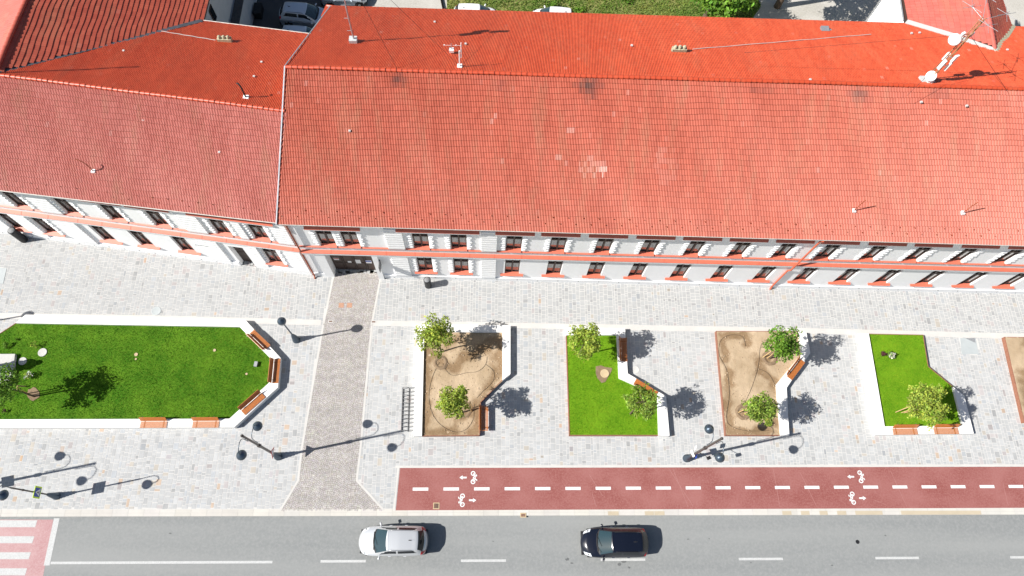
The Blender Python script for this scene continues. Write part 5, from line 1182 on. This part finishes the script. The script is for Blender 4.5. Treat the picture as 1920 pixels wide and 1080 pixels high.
# ---- left wing
LA = Vector((-35.12, 23.43, 0)); LB = Vector((-12.77, 20.55, 0)); lrz = math.atan2(LB.y-LA.y, LB.x-LA.x)
lw = thing('left_wing', 'white two storey wing set at an angle on the left with paler red roof', 'building', LA, lrz)
LU = [0.35, 3.90, 7.35, 10.42, 13.44, 17.63, 20.20]; LL = [1.15, 3.6, 7.85, 10.62, 13.62, 20.05]; LEN = (LB-LA).length
holes = [(u-WWD/2, u+WWD/2, UZ, UZ+UH) for u in LU]+[(u-WWD/2, u+WWD/2, LZ, LZ+LH) for u in LL]+[(17.1, 18.15, 0, 3.3, .4)]
b = MB(); facade_mesh(b, -9, LEN, 8.95, holes); b.add([(-9, 0, 0), (-9, 0, 8.95), (-9, 14, 7.4), (-9, 14, 0)], [(3, 2, 1, 0)]); b.add([(-9, 14, 0), (LEN+1, 15, 0), (LEN+1, 15, 7.4), (-9, 14, 7.4)], [(0, 1, 2, 3)]); b.build('wall', 'wall', lw, world=False)
wu2 = make_window(lw, UH, 'upper', True); wl2 = make_window(lw, LH, 'lower', False); wq2 = make_window(lw, LH, 'lower', True)
for i, u in enumerate(LU): o = wu2 if i == 0 else copy_part(wu2, lw); o.location = (u, 0, UZ)
for i, u in enumerate(LL):
    q_ = i in (0, 1, 5); o = (wq2 if i == 0 else copy_part(wq2, lw)) if q_ else (wl2 if i == 2 else copy_part(wl2, lw)); o.location = (u, 0, LZ)
b = MB(); b.box((17.62, .37, 1.64), (1.03, .05, 3.28)); b.box((17.62, .34, 1.0), (.8, .03, 1.5)); b.box((17.62, .34, 2.4), (.8, .03, 1.0)); b.build('door', 'door', lw, world=False)
b = MB(); ledge(b, -9, LEN-.03, 4.58, 4.46, .23, .26); seams(b, -9, LEN, 4.585, 4.465, .23, 1.7); b.build('string_course', ['redmetal', 'trim'], lw, world=False)
b = MB(); px = -9
for u in LU+[LEN+WWD/2-.03]:
    if u-WWD/2 > px: b = MB(); ledge(b, px, u-WWD/2-.003, 5.20, 5.16, .10, .16); b.build('sill_band', ['redmetal', 'trim'], lw, world=False)
    px = u+WWD/2+.003
for i, (a, c) in enumerate(((-2.3, 1.6), (2.6, 5.75), (6.15, 8.85), (9.15, 11.9), (12.1, 15.0), (16.1, 21.7))):
    b = MB(); ledge(b, a, c, 8.42, 8.13, .25, .2); b.build('window_hood', ['redmetal', 'trim'], lw, world=False)
for a, c in ((5.15, 6.55), (15.1, 16.5), (18.75, 19.3), (21.3, 22.4)):
    for z0, z1 in ((.575, 4.2), (5.22, 8.2)): b = MB(); rustic(b, a, c, z0, z1, p=.13); b.build('pilaster', 'trim', lw, world=False)
for a, c in ((-9, .5), (1.78, 2.95)): b = MB(); rustic(b, a, c, .575, 4.2, p=.1); b.build('pilaster', 'trim', lw, world=False)
b = MB(); b.box((4.0, -.035, .27), (26, .07, .54)); b.box((4.0, -.05, .555), (26, .10, .03)); b.box((20.3, -.035, .27), (4.1, .07, .54)); b.box((20.3, -.05, .555), (4.1, .10, .03)); b.cur = 1
for u in np.arange(-2, 17, 1.15): b.box((u, -.072, .2+random.uniform(-.05, .12)), (.07, .012, .08))
b.build('plinth', ['trim', 'bracket'], lw, world=False)
b = MB(); b.tube([(14.75, -.06, 3.05), (15.65, -.06, 3.05)], .09, 10); b.build('wall_light', 'galv', lw, world=False)
LRZ, LBZ = 12.0, 7.58
le0, le1 = P(0, 356, EZ), P(519, 417, EZ); LE1 = le1; LE0 = lin(le0, le1, -41.5)
lr0, lr1 = P(0, 142, LRZ), P(531, 207.5, LRZ); LR1 = lr1+(lr1-lr0).normalized()*.25; LR0 = lin(lr0, lr1, -40.5)
lb0, lb1 = P(380, 40.5, LBZ), P(577, 65, LBZ); LB1 = lin(lb0, lb1, -12.2); LB0 = lin(lb0, lb1, -31.0); LRx = lin(lr0, lr1, -31.8)
def SL(px, py, front=True):
    q0, q1, q2 = (LE0, LE1, LR0) if front else (LB0, LB1, LR0)
    n = (q1-q0).cross(q2-q0); o = Vector((0, 0, H)); d = P(px, py, 0)-o; return o+d*((q0-o).dot(n)/d.dot(n))
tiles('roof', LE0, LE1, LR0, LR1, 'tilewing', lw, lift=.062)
V1, V2 = SL(0, 136.5, False), lb0
def valley_side(c):                        # keep only the part right of the valley
    return (V2.x-V1.x)*(c[:, 1]-V1.y)-(V2.y-V1.y)*(c[:, 0]-V1.x) < .05
def main_verge(c): return ((B0.x-R0.x)*(c[:, 1]-R0.y)-(B0.y-R0.y)*(c[:, 0]-R0.x) > -.1) | ((c[:, 1] < R0.y) & (c[:, 0] < -12.4))
tiles('roof', LB1, LB0, lin(lr0, lr1, -12.0), LRx, 'tile', lw, clip=lambda c: valley_side(c) & (c[:, 0] < np.interp(c[:, 1], [E0.y, R0.y, B0.y], [E0.x, R0.x, B0.x])+.15))
d_ = MB(); deck(d_, [LE0, LE1, LR1, LR0]); deck(d_, [V1, V2, lin(lb0, lb1, -12.1), lin(lr0, lr1, -12.6)]); d_.build('roof_deck', 'deck', lw)
ridge_caps(lr0+Vector((0, 0, .06)), LR1+Vector((0, 0, .06)), 'tile', lw)
b = MB(); b.tube([LE0+Vector((0, -.03, -.02)), LE1+Vector((0, -.03, -.02))], .052, 8); b.build('gutter', 'gutter', lw)
b = MB(); b.tube([V2+Vector((0, .1, -.02)), lin(lb0, lb1, -12.6)+Vector((0, .1, -.02))], .07, 8); b.build('gutter', 'gutter', lw)
b = MB(); strip(b, [V1+Vector((0, 0, .08)), V1.lerp(V2, .5)+Vector((0, 0, .07)), V2+Vector((0, 0, .08))], .30, up=.05); b.build('valley_flashing', 'zincdark', lw) if 'zincdark' in MT else None
snow_hooks(LE0, LE1, LR0, LR1, lw)
def lbits(px, py, front, dims, m, nm):
    p = SL(px, py, front); b = MB(); b.box((p.x, p.y, p.z+dims[2]/2), dims); b.build(nm, m, lw)
p = SL(423, 78, False); b = MB(); b.box((p.x, p.y, p.z+.18), (.95, .32, .36))
for k in range(3): b.lathe([(.12, 0), (.12, .16), (.06, .22)], (p.x-.3+k*.3, p.y, p.z+.36), 8)
b.build('chimney_block', 'moss', lw)
for a in ((233, 97, False), (491, 118, False), (477, 145, False), (412, 287, True), (270, 227, True)): lbits(*a, (.13, .13, .14), 'concrete', 'vent_tile')
cable(lw, (302, 60), (405, 77), SL)
# ---- rear left wing: steeper roof running back from the left wing
rl = thing('rear_left_wing', 'rear wing with dark red ribbed roof at the upper left corner', 'building', (-28, 38, 0))
dv = (P(388, 0, LBZ)-P(378, 40, LBZ)).normalized(); Q1, Q2 = P(0, 119, 12.05), P(50, 0, 12.05)
rd = (Q2-Q1).normalized(); RA = Q1-rd*1.2; RB = Q1+rd*22; EA = V2-dv*8; EB = V2+dv*20
tiles('roof', EA, EB, RA, RB, 'tileshade', rl, clip=lambda c: ~valley_side(c), roll=.2, course=.315, amp=.025, lift=.034)
WA, WB = RA+Vector((-9.3, 0, -4.4)), RB+Vector((-9.3, 0, -4.4))
tiles('roof', WB, WA, RB, RA, 'tilesun', rl, roll=.2, course=.42, amp=.02, lift=.03)
d_ = MB(); deck(d_, [V1, V2, EB, RB, Q1]); deck(d_, [WA, WB, RB, RA]); d_.build('roof_deck', 'deck', rl)
ridge_caps(Q1-rd*.5+Vector((0, 0, .05)), RB+Vector((0, 0, .05)), 'tileshade', rl, r=.13)
b = MB(); b.tube([V2+Vector((.05, 0, -.03)), EB+Vector((.05, 0, -.03))], .06, 8); b.build('gutter', 'frame', rl)
b = MB(); xw = V2.x-.25; b.prism([(xw, V2.y-1), (xw, EB.y), (xw-11, EB.y), (xw-11, V2.y-1)], 0, 7.2); b.build('wall', 'greywall', rl)
def wallpt(px, py):                        # on the east yard wall of this wing
    o = Vector((0, 0, H)); d = P(px, py, 0)-o; t = (xw-o.x)/d.x; return o+d*t
q = wallpt(398, 26); b = MB(); b.box((xw+.0, q.y, q.z), (.16, .7, 1.3)); fo = b.build('window', 'frame', rl); b = MB(); b.box((xw+.085, q.y, q.z), (.02, .56, 1.14)); b.build('pane', 'carglass', fo)
# yard annex below it
q = P(445, 40, 2.9)
an = thing('yard_annex', 'low grey annex with dark flat roof edge in the shaded yard', 'building', (q.x, q.y, 0)); b = MB()
b.prism([(xw+.01, V2.y+.3), (q.x, V2.y+.3), (q.x+.1, V2.y+14), (xw+.01, V2.y+14)], 0, 2.85); b.build('wall', 'greywall', an)
b = MB(); b.prism([(q.x-.55, V2.y+.2), (q.x+.14, V2.y+.2), (q.x+.24, V2.y+14), (q.x-.45, V2.y+14)], 2.852, 2.95); b.build('roof_edge', 'yard_asphalt_shade', an)
b = MB(); b.box((q.x+.03, V2.y+2.6, 1.1), (.1, .95, 2.1)); b.build('door', 'darkgate', an)
q2 = P(482, 30, .0); b = MB(); b.box((q2.x+.2, q2.y+.2, .35), (.6, 1.1, .7)); b.box((q2.x+.2, q2.y+.2, .72), (.66, 1.16, .05)); tag(b.build('waste_container', 'blackrub'), 'dark waste container against the annex in the shaded yard', 'container')
# ================================================================== ANTENNAS
def dish(b, c, r, ax):
    M = Vector(ax).normalized().to_track_quat('Z', 'Y').to_matrix().to_4x4(); b.lathe([(.03, -.22*r), (.5*r, -.16*r), (.8*r, -.06*r), (r, .1*r), (r, .14*r), (.75*r, .0), (.02, -.1*r)], c, 20, M)
def lattice(b, base, h, w0, w1, r=.03, step=.55):
    base = Vector(base); n = int(h/step)
    leg = lambda k, z: base+Vector((math.cos(2.0944*k)*(w0+(w1-w0)*z/h), math.sin(2.0944*k)*(w0+(w1-w0)*z/h), z))
    for k in range(3): b.tube([leg(k, 0), leg(k, h)], r, 6)
    for i in range(n):
        for k in range(3): b.tube([leg(k, i*step), leg((k+1) % 3, (i+1)*step)], r*.55, 4)
p = Vector((28.05, 29.3, 12.72)); mast = thing('antenna_mast', 'rusty lattice mast with white dishes standing on the ridge at the right', 'antenna mast', p, 0, 'antenna masts on the roofs')
b = MB(); b.box(p+Vector((-.1, 0, .1)), (.9, .5, .25)); b.build('base', 'block', mast)
b = MB(); lattice(b, p, 5.6, .17, .11, .028); b.build('lattice', 'rustmast', mast)
def dsh(cz, ox, oy, r, ax, rod=True):
    b = MB(); c = p+Vector((ox, oy, cz)); dish(b, c, r, ax); b.tube([c, p+Vector((0, 0, cz))], .03, 6); b.build('dish', 'whiteplastic', mast)
dsh(.75, -.22, -.18, .32, (-.5, -.6, .6)); dsh(.45, -.1, -.26, .24, (-.2, -.8, .5))
b = MB(); c = p+Vector((-.42, .18, 3.62)); M = Vector((-.75, -.45, .75)).normalized().to_track_quat('Z', 'Y').to_matrix().to_4x4(); b.lathe([(.05, -.14), (.31, -.13), (.345, -.1), (.345, .08), (.31, .11), (.02, .12)], c, 26, M); b.tube([c, p+Vector((0, 0, 3.6))], .04, 6); b.build('dish', 'whiteplastic', mast)
for ox, oy, cz, dd in ((.32, -.12, 2.35, (.3, .14, .5)), (-.2, -.2, 1.85, (.14, .2, .75)), (.33, -.15, 1.65, (.16, .14, .7)), (.1, .3, 2.0, (.16, .2, .6)), (-.25, .15, 4.1, (.2, .14, .3)), (.22, .1, 4.2, (.18, .14, .3))):
    b = MB(); b.box(p+Vector((ox, oy, cz)), dd, rz=.5); b.tube([p+Vector((ox, oy, cz)), p+Vector((0, 0, cz))], .025, 5); b.build('panel_antenna', 'whiteplastic', mast)
top = p+Vector((0, 0, 5.6))
for (tx, ty) in ((1822, 12), (1889, 26), (1853, 48), (1850, -8)):
    e = P(tx, ty, top.z-.05); d = e-top; e = top+d*.97
    b = MB(); b.tube([top-Vector((0, 0, .1)), e], .016, 5); b.tube([e, e+Vector((0, 0, .22))], .02, 5)
    for k in range(3): a = .25+k*PI/3; v = Vector((math.cos(a), math.sin(a), -.05))*.62; b.tube([e-v, e+v], .014, 5)
    b.build('star_antenna', 'galv', mast)
b = MB()
for ax, ay in ((1395, 100), (1700, 180), (1888, 172)):
    q = S(ax, ay, ay < 160); b.tube([p+Vector((0, 0, 4.3)), q+Vector((0, 0, .05))], .010, 4)
b.build('guy_wire', 'blackrub', mast)
p1 = S(665, 80, False); m1 = thing('antenna_mast', 'thin grey mast on a concrete block near the left end of the long roof', 'antenna mast', p1, 0, 'antenna masts on the roofs')
b = MB(); b.box(p1+Vector((-.05, 0, .15)), (.5, .42, .5)); b.build('base', 'block', m1)
b = MB(); b.tube([p1+Vector((0, 0, .3)), p1+Vector((0, 0, 3.2))], .055, 8); b.tube([p1+Vector((0, 0, 3.1)), p1+Vector((0, 0, 8.2))], .04, 8)
for z in (1.1, 2.2, 3.3): b.tube([p1+Vector((-.3, 0, z)), p1+Vector((.1, 0, z))], .02, 5)
b.build('pole', 'galv', m1)
b = MB(); M_ = p1+Vector((0, 0, 6.3)); b.box(M_+Vector((.22, 0, 0)), (.3, .3, 1.1)); b.box(M_+Vector((-.2, .1, .9)), (.25, .3, .8)); b.box(M_+Vector((.2, 0, 1.7)), (.25, .25, .9)); b.build('panel_antenna', 'galv', m1)
b = MB()
for ax, ay in ((862, 125), (745, 130)): b.tube([p1+Vector((0, 0, 8.0)), S(ax, ay, False)+Vector((0, 0, .05))], .012, 4)
b.build('guy_wire', 'blackrub', m1)
p2 = S(862, 126, False); m2 = thing('antenna_mast', 'short white antenna standing on the long ridge', 'antenna mast', p2, 0, 'antenna masts on the roofs')
b = MB(); b.tube([p2, p2+Vector((.02, 0, 1.5))], .04, 8); b.tube([p2+Vector((.12, 0, .9)), p2+Vector((.14, 0, 2.2))], .03, 6); b.tube([p2+Vector((0, 0, .9)), p2+Vector((.14, 0, .92))], .02, 5); b.box(p2+Vector((0, 0, .08)), (.3, .3, .16)); b.build('pole', 'whiteplastic', m2)
p3 = S(847, 100, False); m3 = thing('antenna_mast', 'small aerial with a white crossbar above the ridge', 'antenna mast', p3, 0, 'antenna masts on the roofs')
b = MB(); b.tube([p3, p3+Vector((0, 0, .9))], .025, 6); b.build('pole', 'galv', m3); b = MB(); b.box(p3+Vector((0, 0, .3)), (.3, .25, .22)); b.tube([p3+Vector((-.5, 0, .75)), p3+Vector((.65, 0, .75))], .009, 5)
for k in (-.45, .3, .62): b.box(p3+Vector((k, 0, .75)), (.06, .06, .08))
b.build('crossbar', 'whiteplastic', m3)
p4 = SL(462, 184, False); m4 = thing('antenna_mast', 'bent dark pipe with white foot on the left rear roof', 'roof pipe', p4, 0); b = MB(); b.tube([p4+Vector((0, 0, .05)), p4+Vector((0, 0, 1.1)), p4+Vector((-.12, .1, 1.3)), p4+Vector((-.22, .15, 1.25))], .05, 8); b.build('pipe', 'blackrub', m4); b = MB(); b.box(p4+Vector((0, 0, .06)), (.34, .3, .14)); b.build('base', 'whiteplastic', m4)
m4.name = 'roof_pipe'
p5 = SL(176, 322, True); m5 = thing('roof_pipe', 'thin rusty twisted rod with white foot on the left front roof', 'roof pipe', p5, 0); b = MB(); b.tube([p5, p5+Vector((.0, .0, .7)), p5+Vector((-.15, .05, 1.0)), p5+Vector((-.5, .15, 1.2))], .03, 6); b.build('pipe', 'rust', m5); b = MB(); b.box(p5+Vector((0, 0, .06)), (.24, .24, .12)); b.build('base', 'whiteplastic', m5)
for px_, py_, lab in ((1600, 396, 'thin leaning rod with white foot low on the right of the long roof'), (1804, 400, 'short upright rod with white foot near the right eave')):
    p6 = S(px_, py_, True); m6 = thing('roof_pipe', lab, 'roof pipe', p6, 0); b = MB(); b.tube([p6, p6+Vector((.02, 0, 1.1)), p6+Vector((.06, 0, 1.5))], .03, 6); b.build('pipe', 'rust', m6); b = MB(); b.box(p6+Vector((0, 0, .06)), (.2, .26, .14)); b.build('base', 'whiteplastic', m6)
# a pole out of view whose shadow lies on the left rear roof
p7 = Vector((lr0.x-.5, lr0.y+.15, lr0.z)); m7 = thing('antenna_mast', 'bare pole at the far left end of the left wing ridge', 'antenna mast', p7, 0, 'antenna masts on the roofs'); b = MB(); b.tube([p7, p7+Vector((0, 0, 6.5))], .06, 8); b.build('pole', 'galv', m7)
